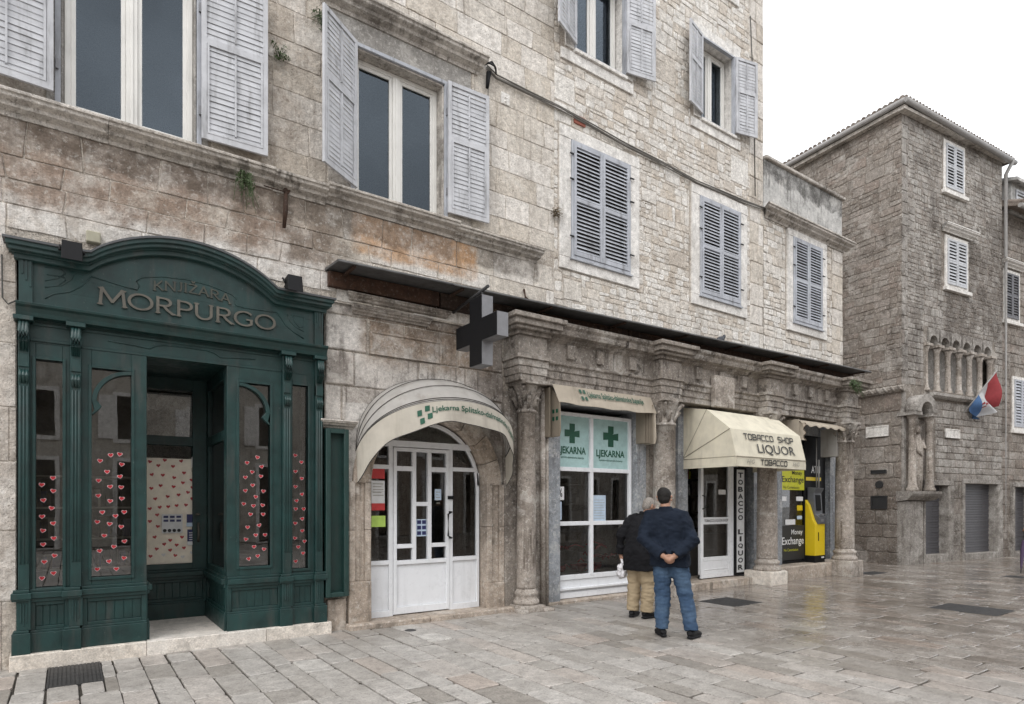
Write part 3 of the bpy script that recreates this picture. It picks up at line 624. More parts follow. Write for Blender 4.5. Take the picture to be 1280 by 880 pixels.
# ------------------------------------------------ ANNEX
A=thing('stone_annex','lower rubble stone wing with rendered parapet and one shuttered window','building',(14,0,0))
AX0,AX1=12.36,15.71
w5=(13.47,14.71,5.79,7.74)
b=MB(); backing(b,AX0,AX1-.02,4.55,8.0,[w5],0.005,.3); b.face([(AX1-.02,0,0),(AX1-.02,7,0),(AX1-.02,7,8.1),(AX1-.02,0,8.1)]); b.box(AX0,AX1-.03,.31,7,7.95,8.08); b.box(AX0,AX1-.03,.31,.4,4.5,5.5); b.box(AX0,AX1-.03,6.9,7,0,8.)
b.build('mortar_core',M['mortar'],A,recalc=False)
mb=MB(); P=rubble(AX0,15.2,4.6,7.92,41); stones(mb,P,[(13.2,14.98,5.53,7.98)],.010,.010,.010,.13,.2,9,rag=.006); mb.build('rubble_wall',M['rubble'],A,recalc=False)
mb=MB(); P=courses(15.2,AX1,4.6,7.92,.38,.25,.6,42,0); stones(mb,P,[],.01,.022,.012,.04,.03,9); 
mb.T=lambda x,y,z:(AX1-.02-y,x,z); P=courses(0,7,0,7.92,.38,.35,.7,43,0); stones(mb,P,[],.01,.022,.012,.04,.03,9); mb.build('quoin',M['ashlar'],A,recalc=False)
mb=MB(); mb.profx(prof(.0,7.88,8.12,.24),12.40,15.74,m=.8); mb.build('cornice',M['cornice'],A)
mb=MB(); mb.box(12.38,15.70,.0,.22,8.12,9.18); mb.box(15.48,15.70,.22,7,8.12,9.18); mb.build('parapet',M['render'],A,bevel=.01)
mb=MB(); mb.box(12.40,15.78,-.06,.28,9.182,9.26); mb.box(15.42,15.78,.28,7,9.182,9.26); mb.build('coping',M['cornice'],A,bevel=.015)
Bs=B; B=A; closed(5,x=w5,sw=.22); B=Bs
# ------------------------------------------------ ground floor wall with arcade bays
CY=lambda x:-.15-.045*(x-5.7)
CX=[5.82,8.83,11.83,14.72]
GW=.06 # ground wall plane
b=MB(); # solid core behind arcade
bays=[(3.32,5.2,0,2.9),(6.6,8.75,.0,3.45),(9.75,12.1,.0,3.45),(12.75,15.1,.0,3.45)]
backing(b,2.72,15.66,-.05,4.7,bays,GW,.5)
b.box(-.42,2.7,4.2,4.28,0,4.5); b.box(2.72,2.8,.5,5,0,4.6); b.box(5.6,5.7,.5,5,0,4.6); b.box(9.2,9.3,.5,5,0,4.6); b.box(12.4,12.5,.5,5,0,4.6); b.box(15.5,15.6,.5,5,0,4.6); b.box(-.42,15.6,5,5.1,0,4.6); b.box(-.42,15.6,.3,5,4.6,4.7); b.box(-.4,15.6,.62,5.0,-.02,.06); b.box(-.5,-.42,.1,5,0,4.6)
b.build('ground_floor_core',M['mortar'],B,recalc=False)
# ashlar around the arched door
mb=MB(T=lambda x,y,z:(x,GW+y,z)); P=courses(2.72,5.52,-.02,4.62,.462,.55,1.0,51,0,.02); stones(mb,P,[(3.0,5.5,-.1,2.95),(3.33,4.42,3.68,4.0),(2.66,3.08,.4,2.68)],.014,.03,.016,0,.0,11)
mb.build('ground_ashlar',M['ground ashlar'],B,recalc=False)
mb=MB(); ys=GW-.03
frame_box(mb,3.33,4.42,3.68,4.0,.03,ys-.02,ys+.03); mb.box(3.36,4.39,ys+.0,ys+.03,3.71,3.97); mb.build('recessed_panel',M['ground ashlar'],B)
mb=MB(); mb.profx(prof(ys,4.18,4.29,.08),3.08,4.2,m=.5); mb.profx(prof(ys,4.30,4.43,.14),3.04,4.45,m=.5); mb.build('door_cornice',M['arcade'],B)
# arch ring and jambs
DC,DR,DZ=4.26,.93,1.93
mb=MB()
def arc(r,a0=0,a1=180,n=24,c=DC,z=DZ,sx=1): return [(c+sx*r*math.cos(R(a0+(a1-a0)*i/n)),z+r*math.sin(R(a0+(a1-a0)*i/n))) for i in range(n+1)]
for i in range(9):
    mb.tint=random.random(); mb.strip(arc(DR,20*i+.3,20*i+19.7,4),arc(DR+.25,20*i+.3,20*i+19.7,4),-.02,.35)
mb.build('arch_ring',M['jamb'],B)
mb=MB()  # spandrels
n=24; A1=arc(DR+.25,0,180,n); top=[(DC+(DR+.25)*(1-2*i/n),3.0) for i in range(n+1)]
mb.strip(A1,top,.035,.3,False); mb.box(2.98,DC-DR-.252,.035,.3,1.93,2.99); mb.box(DC+DR+.252,5.53,.035,.3,1.93,2.99)
mb.build('spandrel',M['ground ashlar'],B)
for s in (-1,1):
    xi=DC+s*DR; xo=DC+s*(DR+.31); mb=MB(); lo,hi=sorted((xi,xo)); 
    mb.tint=.2; mb.box(lo,hi,-.03,.36,-.02,.62 if s<0 else .45); mb.tint=.6
    q=(hi-lo)/3
    zt=.62 if s<0 else .45
    mb.box(lo,lo+q*.85,-.02,.36,zt,1.3); mb.box(lo+q*.85,hi-q*.8,.02,.35,zt,1.95); mb.box(hi-q*.8,hi,-.02,.36,zt,1.3); mb.tint=.9; mb.box(lo,lo+q*.85,-.02,.36,1.304,1.95); mb.box(hi-q*.8,hi,-.02,.36,1.304,1.95)
    mb.build('door_jamb',M['jamb'],B,bevel=.008)
mb=MB(); mb.box(2.74,2.99,-.0,.3,-.02,.41); mb.build('plinth_block',M['jamb'],B,bevel=.01)
# door step
mb=MB(); mb.box(2.98,4.15,-.17,.3,-.02,.075); mb.box(4.155,5.62,-.17,.3,-.02,.075); mb.build('door_step',M['jamb'],B,bevel=.02)
# rough pier between arched door and first column
mb=MB(); mb.tint=.3; mb.box(5.50,6.25,-.03,.4,-.02,3.4)
mb.build('pier',M['arcade'],B,bevel=.03)
# ------------------------------------------------ arched door (white)
Y=.2
dl,dr=DC-DR+.02,DC+DR-.02
WID=dr-dl; d1=dl+.30; d2=dr-.38+.03
d1=wp(488,760,Y)[0]; d2=wp(563,760,Y)[0]
mb=MB(); fy0,fy1=Y-.02,Y+.05
mb.box(dl,dl+.045,fy0,fy1,.07,DZ+.2); mb.box(dr-.045,dr,fy0,fy1,.07,DZ+.2)
mb.strip(arc(DR-.02,0,180,24),arc(DR-.07,0,180,24),fy0,fy1)
TZ=2.46; 
def bar(x0,x1,z0,z1,p=0): mb.box(x0,x1,fy0-p,fy1,z0,z1)
bar(dl+.045,dr-.045,TZ,TZ+.09,.004); bar(d1-.03,d1+.03,.07,TZ); bar(d2-.03,d2+.03,.07,TZ)
for a,c in ((dl+.045,d1-.03),(d2+.03,dr-.045)):
    bar(a,c,.07,.16,.003); bar(a,c,.80,.86,.003); mb.box(a,c,Y+.01,Y+.03,.16,.80); bar(a,c,2.14,2.2,.003)
# centre door leaf
a,c=d1+.035,d2-.035; w=c-a
mb.box(a,a+.05,fy0-.012,fy1,.09,TZ-.01); mb.box(c-.05,c,fy0-.012,fy1,.09,TZ-.01); mb.box(a+.05,c-.05,fy0-.01,fy1,TZ-.06,TZ-.01); mb.box(a+.05,c-.05,fy0-.01,fy1,.79,.85); mb.box(a+.05,c-.05,fy0-.01,fy1,.09,.19); mb.box(a+.05,c-.05,Y+.004,Y+.03,.19,.79)
v1,v2=a+.05+(w-.1)*.345,a+.05+(w-.1)*.655
for v in (v1,v2): mb.box(v-.03,v+.03,fy0-.009,fy1,.85,TZ-.06)
mb.box(a+.05,v1-.03,fy0-.008,fy1,2.12,2.19); mb.box(v2+.03,c-.05,fy0-.008,fy1,2.12,2.19); mb.box(v1+.03,v2-.03,fy0-.008,fy1,1.62,1.68); mb.box(a+.05,v1-.03,fy0-.008,fy1,1.02,1.08); mb.box(v2+.03,c-.05,fy0-.008,fy1,1.02,1.08)
door=mb.build('door',M['pvc'],B,bevel=.004)
pane(dl+.045,dr-.045,.86,TZ,Y+.02,M['shopglass'],door)
mb=MB(); pts=arc(DR-.07,0,180,24); zc=TZ+.09; pts=[p for p in pts if p[1]>zc]; xw=math.sqrt(max(0,(DR-.07)**2-(zc-DZ)**2)); pts=[(DC+xw,zc)]+pts+[(DC-xw,zc)]
mb.face([(x,Y+.02,z) for x,z in pts][::-1]); mb.build('fanlight_pane',M['shopglass'],door,recalc=False)
mb=MB(); zz=1.3; hx=c-.03
mb.tube([(hx+.03,Y-.03,1.15),(hx+.03,Y-.10,1.15),(hx-.04,Y-.12,1.18),(hx-.04,Y-.12,1.5),(hx+.03,Y-.10,1.53),(hx+.03,Y-.03,1.53)],.014,8); mb.box(hx-.0,hx+.09,Y-.055,Y-.02,1.72,1.77)
mb.build('door_handle',M['black'],door)
def sheet(parent,px0,py0,px1,py1,y,mat,name='notice',extra=None,T=None,frames=True):
    x0,zt=wp(px0,py0,y); x1,_=wp(px1,py0,y); zb=wp(px0,py1,y)[1]
    mb=MB(); mb.box(x0,x1,y-.002,y+.002,zb,zt); o=mb.build(name,mat,parent); return (x0,x1,zb,zt)
def Zr(zx,zy): return (390+zx/3.259,530+zy/3.259)
for (a0,b0,a1,b1),mt,kind in [((242,180,296,222),'red',0),((242,230,296,275),'paper',1),((242,276,296,352),'paper',2),((242,374,299,420),'limeprint',0),((424,388,466,458),'bluepaper',3),((500,265,526,310),'bluepaper',1)]:
    p0=Zr(a0,b0); p1=Zr(a1,b1); x0,x1,z0,z1=sheet(door,p0[0],p0[1],p1[0],p1[1],Y+.012,M[mt])
    mb=MB(); yy=Y+.007
    if kind==1: 
        for i in range(5): mb.box(x0+.02,x1-.02-.03*(i%2),yy,yy+.002,z1-.05-.04*i,z1-.04-.04*i)
        mb.build('notice_print',M['greyprint'],door)
    if kind==2: mb.box(x0,x1,yy,yy+.002,z0,z0+(z1-z0)*.38); mb.build('notice_print',M['red'],door)
    if kind==3:
        for i in range(2):
            for j in range(3): mb.box(x0+.015+i*(x1-x0)*.48,x0+.01+(i+.85)*(x1-x0)*.48,yy,yy+.002,z0+.02+j*(z1-z0)*.32,z0+.01+(j+.8)*(z1-z0)*.32)
        mb.build('notice_print',M['navyprint'],door)
# ------------------------------------------------ arcade: columns and entablature
def column(i,x):
    y=CY(x); zb={0:.10,1:.26,2:.28,3:.36}[i]; hb={0:.34,1:.5,2:.52,3:.62}[i]
    top=3.08; K=.74 if i==0 else 1.
    def LP(p_,dz0=None): return [(r_*K,z_) for r_,z_ in p_]
    mb=MB(); mb.tint=random.random(); mb.lathe(LP([(.205,hb),(.207,hb+.04),(.203,1.2),(.195,2.1),(.18,top),(.19,top+.0)]),(x,y,0),28)
    o=mb.build('column',M['column'],B)
    p=MB(); h=hb-zb
    p.lathe(LP([(.27,zb),(.275,zb+h*.12),(.265,zb+h*.28),(.235,zb+h*.36),(.225,zb+h*.5),(.235,zb+h*.58),(.25,zb+h*.68),(.245,zb+h*.8),(.215,zb+h*.86),(.205,hb+.002)]),(x,y,0),28); p.build('column_base',M['column'],o)
    if i>0:
        q=MB(); s=.29; q.box(x-s,x+s,y-s,y+.35,-.02,zb+.0)
        me=q.build('plinth',M['step'] if i==2 else M['column'],o,bevel=.03,seg=2)
    else:
        q=MB(); q.box(x-.24,x+.2,y-.25,y+.2,-.02,.1); q.box(x-.30,x-.16,y-.31,y-.1,-.02,.06); q.box(x+.12,x+.34,y-.3,y-.05,-.02,.05); q.build('plinth',M['column'],o,bevel=.03,seg=2)
    # leafy capital
    cpl=MB(); cpl.lathe(LP([(.185,top-.03),(.215,top-.015),(.215,top+.015),(.185,top+.03),(.18,top+.1),(.2,top+.24),(.27,top+.38),(.28,top+.40)]),(x,y,0),24)
    for ring,(z0,r0,zz1,r1,n,wd) in enumerate([(top+.05,.185,top+.22,.29,8,.07),(top+.16,.2,top+.37,.34,4,.09)]):
        for k in range(n):
            a=2*math.pi*(k+.5)/n; d=Vector((math.cos(a),math.sin(a),0)); t=Vector((-math.sin(a),math.cos(a),0)); c=Vector((x,y,0))
            pp=[c+d*r0*K+Vector((0,0,z0)),c+d*(r0+.035)*K+Vector((0,0,z0+(zz1-z0)*.5)),c+d*(r1-.02)*K+Vector((0,0,zz1)),c+d*r1*K+Vector((0,0,zz1-.02)),c+d*(r1-.01)*K+Vector((0,0,zz1-.055))]
            cpl.tube(pp,[(wd*.5,.02),(wd*.6,.022),(wd*.5,.022),(wd*.35,.02),(.02,.012)],6)
    cpl.box(x-.27*K,x+.27*K,y-.27,y+.27,top+.40,top+.45)
    cpl.build('capital',M['arcade'],o)
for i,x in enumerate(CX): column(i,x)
ent=MB()
def entab(x0,x1,y,w0=0.,full=True,m=0.):
    za,zf,zc,zt=3.53,3.9,4.2,4.48
    ent.tint=random.random()
    pr=[(GW+.1,za),(y,za),(y,za+.1),(y-.02,za+.105),(y-.02,za+.22),(y-.04,za+.225),(y-.04,zf-.06),(y-.075,zf-.04),(y-.08,zf),(y-.01,zf+.002),(y-.01,zc),(y-.05,zc+.03),(y-.09,zc+.05),(y-.09,zc+.08),(y-.19,zc+.10),(y-.21,zc+.16),(y-.21,zc+.19),(y-.25,zt-.05),(y-.26,zt),(GW+.1,zt)]
    n=len(pr); 
    ent.profx(pr,x0,x1,m=m)
for i,x in enumerate(CX):
    y=CY(x)-.17
    # ressaut block with projecting cornice on three sides
    ent.tint=random.random()
    for (za,zb,hw,pj) in ((3.53,3.63,.26,0),(3.63,3.75,.275,.015),(3.75,3.86,.29,.03),(3.86,3.92,.32,.06),(3.92,4.22,.27,.01),(4.22,4.28,.32,.06),(4.28,4.33,.40,.14),(4.33,4.42,.45,.19),(4.42,4.49,.50,.24)):
        ent.box(x-hw,x+hw,y-pj,GW+.05,za+.0008,zb-.0008)
prev=5.98
for a,c in ((5.98,8.58),(9.08,11.56),(12.08,14.46)):
    ya=CY((a+c)/2)-.02; entab(a,c,ya)
entab(14.95,15.15,CY(15)+.05)
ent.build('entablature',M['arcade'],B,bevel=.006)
for (a,c) in ((6.2,8.4),(9.3,11.4),(12.3,14.3)):
    y=CY((a+c)/2)-.03; n=3
    for k in range(n):
        x=a+(c-a)*(k+.5)/n+random.uniform(-.05,.05); 
        co=MB(); co.tint=random.random(); co.prism([(0,0)]*0 or [(x-.07,3.98),(x+.07,3.98),(x+.085,4.2),(x-.085,4.2)],y-.055,y); co.build('console_bracket',M['arcade'],B)
mb=MB(); yq=CY(10.4)-.09; mb.box(10.02,10.62,yq-.06,yq+.05,3.5,4.1); mb.build('blank_tablet',M['column'],B,bevel=.012)
# lintels over bays, grey marble piers
gs=MB()
def pier(x0,x1,y0=-.02,z1=3.54): gs.tint=random.random(); gs.box(x0,x1,y0,.5,-.02,z1)
pier(6.36,6.62); pier(8.42,8.66); pier(9.5,9.78,-.06); pier(11.98,12.22); pier(12.7,12.92,-.1); pier(14.95,15.2,-.1)
gs.box(6.622,8.418,.0,.5,3.3,3.54); gs.box(9.782,11.978,-.03,.5,3.2,3.54); gs.box(12.922,14.948,-.05,.5,3.25,3.54)
gs.build('grey_marble_pier',M['greystone'],B,bevel=.006)
for a,c in ((6.1,6.36),(8.66,9.5),(12.22,12.70),(15.2,15.62)): gs=MB(); gs.tint=random.random(); gs.box(a,c,.0,.5,-.02,3.54); gs.build('stone_pier',M['column'],B,bevel=.01)
gs=MB()
gs.tube([(6.22,-.06,0),(6.22,-.06,3.5)],.045,12); gs.tube([(6.32,-.04,0),(6.32,-.04,3.5)],.03,10); gs.tube([(9.2,-.12,0.2),(9.2,-.12,3.4)],.03,10)
gs.build('drain_pipe',M['column'],B)
# pharmacy sill, tobacco & exchange steps
mb=MB(); mb.box(6.3,8.6,-.06,.3,-.02,.05); mb.box(9.1,11.56,-.28,.6,-.02,.14); mb.box(12.13,14.42,-.42,.6,-.02,.30); mb.build('shop_step',M['jamb'],B,bevel=.015)
# ------------------------------------------------ pharmacy window
Y=.12; x0,x1=wp(690,600,Y)[0]-.02,wp(788,600,Y)[0]; zt=3.2; zb=.06
m=(x0+x1)/2; m=wp(738.5,600,Y)[0]
mb=MB(); frame_box(mb,x0,x1,zb,zt,.06,Y-.03,Y+.06,wb=.1); mb.box(m-.035,m+.035,Y-.032,Y+.05,.42,zt-.06); z1_,z2_,z3_=.42,1.32,2.24
for z in (z2_,z3_): mb.box(x0+.06,x1-.06,Y-.028,Y+.05,z-.035,z+.035)
mb.box(x0+.06,x1-.06,Y-.026,Y+.05,z1_-.05,z1_+.03); mb.box(x0+.06,x1-.06,Y-.005,Y+.05,.16,z1_-.05); mb.box(x0+.0,x1,Y-.06,Y,.20,.235)
pw=mb.build('shop_window',M['pvc'],B,bevel=.004)
pane(x0+.06,x1-.06,z1_,z3_-.03,Y+.02,M['shopglass'],pw); 
for a,c in ((x0+.06,m-.035),(m+.035,x1-.06)):
    mb=MB(); mb.box(a,c,Y+.015,Y+.025,z3_+.035,zt-.06); mb.build('poster',M['signteal'],pw)
    w=c-a; cx=a+w*(.52); cz=z3_+.035+(zt-z3_-.1)*.67; s=w*.21; t=s*.36; yy=Y+.011
    mb=MB(); mb.prism([(cx-t,cz-s),(cx+t,cz-s),(cx+t,cz-t*.9),(cx+s,cz-t),(cx+s,cz+t),(cx+t*.6,cz+t*.6),(cx-t,cz-t*.6)],yy,yy+.004); mb.prism([(cx-t,cz+s),(cx-t,cz+t),(cx-s,cz+t),(cx-s,cz-t),(cx-t*1.2,cz-t*.9),(cx+t,cz+t*.9),(cx+t,cz+s)],yy-.001,yy+.003)
    mb.build('green_cross',M['signgreen'],pw)
    text_on('lettering','LJEKARNA',flat(a+w*.12,c-w*.09,cz-s-.22,cz-s-.06,yy),M['signgreen'],pw,off=.03)
    text_on('small_lettering','Splitsko-dalmatinske županije',flat(a+w*.2,c-w*.15,cz-s-.27,cz-s-.225,yy),M['signgreen'],pw,off=.005)
x_a,x_b,za,zb_=sheet(pw,691,608,705,625,Y+.013,M['whiteprint']); text_on('notice_lettering','%',flat(x_a+.12,x_b-.04,za+.05,zb_-.03,Y+.009),M['blackprint'],pw,off=.02)
for rct in ((691,627,702,650),(741,619,757,651)):
    x_a,x_b,za,zb_=sheet(pw,*rct,Y+.013,M['bluepaper']); mb=MB()
    for i in range(8): mb.box(x_a+.03,x_b-.03-.02*(i%3),Y+.008,Y+.010,za+.04+i*(zb_-za-.08)/8,za+.046+i*(zb_-za-.08)/8)
    mb.build('notice_print',M['greyprint'],pw)
# display inside
D=thing('red_baskets','heap of red baskets and goods on a low table behind the pharmacy glass','display',(7.4,.7,.06))
mb=MB(); mb.box(6.7,8.7,.5,1.4,.35,.40); mb.box(6.7,6.76,.5,1.4,.06,.35); mb.box(8.64,8.7,.5,1.4,.06,.35); mb.build('display_table',M['room'],D)
rg=random.Random(5); mb=MB()
for k in range(26):
    x=rg.uniform(6.8,8.6); y=rg.uniform(.55,1.3); z=.42+rg.uniform(0,.5); a=rg.uniform(0,3); l=rg.uniform(.1,.25)
    mb.tube([(x-l*math.cos(a),y-l*.4*math.sin(a),z),(x,y,z+.06),(x+l*math.cos(a),y+l*.4*math.sin(a),z)],.014,5)
    if k%3==0: mb.lathe([(.05,0),(.09,.1),(.1,.1),(.06,.01)],(x,y,.4),10)
mb.build('basket',M['red'],D)
mb=MB()
for k in range(7): mb.box(6.75+.02*k,8.6,1.5+.1*(k%2),1.54+.1*(k%2),.5+.38*k,.53+.38*k)
for k in range(40): x=rg.uniform(6.8,8.5); j=rg.randrange(6); mb.box(x,x+rg.uniform(.05,.15),1.42,1.5,.53+.38*j,.53+.38*j+rg.uniform(.1,.28))
mb.build('goods_shelf',M['room'],D)
# ------------------------------------------------ tobacco shop: open door + glazed door, vertical sign
Y=.05; a,c=wp(875,650,Y)[0],wp(913,650,Y)[0]
mb=MB(); mb.box(a,c,Y,Y+.05,.16,.24); frame_box(mb,a,c,.16,3.15,.085,Y-.02,Y+.05,wb=.1); mb.box(a+.085,c-.085,Y-.012,Y+.04,.26,.5); mb.box(a+.12,c-.12,Y-.02,Y,.32,.34); mb.box(a+.085,c-.085,Y-.018,Y+.045,.5,.58); mb.box(a+.085,c-.085,Y-.016,Y+.045,1.24,1.38)
gd=mb.build('shop_door',M['pvc'],B,bevel=.004); pane(a+.085,c-.085,.58,3.06,Y+.01,M['shopglass'],gd)
text_on('notice_lettering','TOBACCO LIQUOR SHOP',flat(a+.11,c-.11,1.28,1.34,Y-.021),M['blackprint'],gd,off=.01)
mb=MB(); mb.tube([(a+.04,Y-.03,1.55),(a+.04,Y-.09,1.57),(a+.04,Y-.09,1.8),(a+.04,Y-.03,1.82)],.012,8); mb.build('door_handle',M['blackmetal'],gd)
x_a,x_b,za,zb_=sheet(gd,898,612,907,618,Y,M['paper'])
mb=MB(); mb.box(c,c+.22,Y-.03,Y+.06,.16,3.15); mb.build('side_panel',M['pvc'],B,bevel=.004)
sx0,sx1=wp(917,650,.02)[0],wp(931,650,.02)[0]
S=thing('vertical_sign','narrow black and white upright sign reading TOBACCO LIQUOR beside the shop door','sign',(sx0,.0,.2))
mb=MB(); frame_box(mb,sx0,sx1,.17,2.42,.05,-.02,.045); mb.build('sign_frame',M['black'],S); mb=MB(); mb.box(sx0+.05,sx1-.05,-.005,.04,.22,2.37); mb.build('sign_face',M['whiteprint'],S)
st='TOBACCO LIQUOR'; n=len(st); zt_=2.33; dz=2.08/n
for i,chh in enumerate(st):
    if chh==' ': continue
    zc=zt_-dz*(i+.5); w=(sx1-sx0-.1); u0=.2 if chh!='I' else .38
    text_on('letter',chh,flat(sx0+.05+w*u0,sx1-.05-w*u0,zc-dz*.36,zc+dz*.36,-.012),M['blackprint'],S,off=.035)
# goods inside tobacco shop
D=thing('shop_shelves','dark shelves of bottles seen through the open tobacco shop doorway','shelf',(10.5,1.5,.06))
mb=MB()
for k in range(8): mb.box(9.5,12.2,1.5,1.8,.3+k*.38,.33+k*.38)
mb.box(9.5,12.2,1.8,1.84,.06,3.4); mb.build('shelf_rack',M['dark'],D)
mats=[M['red'],M['yelprint'],M['greyprint'],M['wood'],M['paper']]
for mi,mt in enumerate(mats):
    mb=MB()
    for k in range(34):
        x=rg.uniform(9.6,12.1); j=rg.randrange(8); mb.lathe([(.03,0),(.032,.16),(.012,.2),(.012,.26)],(x,1.56+rg.uniform(0,.1),.33+j*.38),8)
    mb.build('bottle',mt,D)['kind']='stuff'
mb=MB(); mb.box(10.6,12.1,.7,1.2,.06,1.0); mb.build('counter',M['dark'],D)
# ------------------------------------------------ Morpurgo bookshop front
G=thing('green_shopfront','dark green carved wooden bookshop front with arched signboard and red heart stickers','shopfront',(1.1,-.05,0))
gm=M['green']
x0,x1=-.40,2.68
mb=MB()
# step
st_=MB(); st_.tint=.1; st_.box(-.47,.70,-.13,1.5,-.02,.15); st_.tint=.9; st_.box(.704,1.95,-.13,1.5,-.02,.15); st_.tint=.5; st_.box(1.954,2.75,-.13,1.5,-.02,.15); st_.build('stone_step',M['step'],G,bevel=.006)
PX=[(-.405,-.315),(.02,.115),(2.16,2.265),(2.565,2.655)]
BW=[(-.455,-.305),(-.045,.115),(2.12,2.27),(2.54,2.70)]
fy=-.02
def P_(i): return PX[i]
pil=[]
for i in range(4):
    a,c=PX[i]; ba,bc=BW[i]; w=c-a; q=MB(); bot=.15+.012*i
    q.box(ba,bc,fy-.085,fy+.1,.15,.36); q.box(ba+.012,bc-.012,fy-.07,fy+.1,.36,.385)
    m_=(a+c)/2; hw=w*.5+.012
    q.box(m_-hw,m_+hw,fy-.055,fy+.1,.385,.68)
    for dx in (-.022,.0,.022): q.box(m_+dx-.006,m_+dx+.006,fy-.063,fy-.05,.46-.03*(dx==0),.66)
    q.box(ba,bc,fy-.085,fy+.1,.68,.73); q.box(ba-.006,bc+.006,fy-.1,fy+.1,.70,.76); q.box(ba+.01,bc-.01,fy-.075,fy+.1,.76,.79)
    q.box(a,c,fy-.05,fy+.1,.79,3.5)
    for dx in (-.028,0,.028): q.tube([(m_+dx,fy-.05,1.05),(m_+dx,fy-.05,2.83)],.0105,8)
    for dx in (-.026,0,.026): # bracket scrolls
        q.tube([(m_+dx,fy-.055,2.86),(m_+dx,fy-.085,2.93),(m_+dx,fy-.055,2.99)],[.012,.020,.012],8)
        q.tube([(m_+dx,fy-.06,3.18),(m_+dx,fy-.12,3.27),(m_+dx,fy-.13,3.36),(m_+dx,fy-.10,3.46)],[.010,.020,.022,.016],8)
    q.box(m_-.045,m_+.045,fy-.065,fy,3.02,3.15)
    q.box(a-.035,c+.035,fy-.13,fy+.1,3.475,3.52); q.build('pilaster',gm,G,bevel=.004)
# stall risers (low panels)
def riser(xa,xb,y,nb,name='riser_panel',T=None,h0=.15):
    q=MB(T); q.box(xa,xb,y-.03,y+.06,h0,h0+.2); q.box(xa,xb,y-.022,y+.06,h0+.2,h0+.225)
    q.box(xa,xa+.05,y-.01,y+.06,h0+.225,.66); q.box(xb-.05,xb,y-.01,y+.06,h0+.225,.66); q.box(xa+.05,xb-.05,y-.008,y+.06,h0+.225,h0+.26); q.box(xa+.05,xb-.05,y-.008,y+.06,.62,.66)
    for k in range(nb):
        u0=xa+.05+(xb-xa-.1)*k/nb; u1=xa+.05+(xb-xa-.1)*(k+1)/nb; q.box(u0+.002,u1-.002,y+.012,y+.06,h0+.26,.62)
    q.box(xa+.04,xb-.04,y+.017,y+.05,h0+.2,.65); q.box(xa,xb,y-.03,y+.06,.66,.70); q.box(xa,xb,y-.055,y+.06,.70,.76); q.box(xa,xb,y-.02,y+.06,.76,.79)
    return q.build(name,gm,G,bevel=.004)
riser(-.318,.022,fy,4); riser(.115,.71,fy,6); riser(1.53,2.165,fy,6); riser(2.26,2.57,fy,3)
# recess side and back
TS=lambda xx:(lambda x,y,z:(xx-y,x,z))
riser(.0,1.26,0,8,'return_panel',T=lambda x,y,z:(1.53+.0+y,x,z)); riser(.0,1.26,0,8,'return_panel',T=lambda x,y,z:(.71-y,x,z))
YB=1.3
riser(.71,1.53,YB,8,'back_panel')
# windows frames, arches
GY=fy+.05
def shopwin(xa,xb,gx0,gx1,gz0,gz1,arch=0,flipx=False):
    q=MB(); yf=fy
    q.box(xa,gx0,yf,yf+.08,.79,3.28); q.box(gx1,xb,yf,yf+.08,.79,3.28); q.box(gx0,gx1,yf+.001,yf+.08,.79,gz0); q.box(gx0,gx1,yf+.001,yf+.08,gz1,3.28)
    # bead around glass
    for (u0,u1,v0,v1) in ((gx0-.03,gx0,gz0-.03,gz1+.03),(gx1,gx1+.03,gz0-.03,gz1+.03),(gx0,gx1,gz0-.03,gz0),(gx0,gx1,gz1,gz1+.03)): q.box(u0,u1,yf-.014,yf+.04,v0,v1)
    if arch:
        # quarter-circle head: solid band following arc, small spandrel hole left open
        w=gx1-gx0; cx=gx1 if arch>0 else gx0; s=-1 if arch>0 else 1; n=14; Rr=w*1.0; zc=gz1-Rr*.98
        ot=[(cx+s*Rr*math.sin(R(90*i/n)),zc+Rr*.98*math.cos(R(90*i/n))) for i in range(n+1)]
        it=[(cx+s*(Rr-.045)*math.sin(R(90*i/n)),zc+(Rr*.98-.04)*math.cos(R(90*i/n))) for i in range(n+1)]
        q.strip(ot,it,yf-.01,yf+.05)
        q.strip([(cx+s*w,zc+.01),(cx+s*w*.97,zc-.03),(cx+s*w*.93,zc-.09),(cx+s*w,zc-.13)],[(cx+s*(w-.05),zc+.01),(cx+s*(w-.09),zc-.05),(cx+s*(w-.06),zc-.09),(cx+s*(w-.01),zc-.14)],yf-.008,yf+.05)
    wd=q.build('window',gm,G,bevel=.003)
    pane(gx0,gx1,gz0,gz1,GY,M['dim glass'],wd); return wd
w1=shopwin(-.315,.02,-.265,-.045,.80,3.12); w2=shopwin(.115,.71,.205,.565,.875,3.09,1); w3=shopwin(1.53,2.16,1.665,2.02,.9,3.1,-1); w4=shopwin(2.265,2.565,2.285,2.48,.84,3.14)
# head rail above windows
q=MB(); q.box(-.4,2.66,fy+.01,fy+.2,3.28,3.53); q.box(-.31,.02,fy-.006,fy+.02,3.30,3.33); q.box(.12,2.15,fy-.006,fy+.02,3.28,3.31); q.box(-.3,2.6,fy-.004,fy+.02,3.46,3.49)
def groove(pts,r=.007,y=-.07): q.tube([(x,y,z) for x,z in pts],r,6)
cc=1.1; groove([(cc-.75,3.40),(cc-.5,3.385),(cc-.36,3.37),(cc-.3,3.41),(cc-.22,3.43),(cc,3.435),(cc+.22,3.43),(cc+.3,3.41),(cc+.36,3.37),(cc+.5,3.385),(cc+.75,3.40)],.009,fy+.006)
q.build('head_rail',gm,G,bevel=.003)
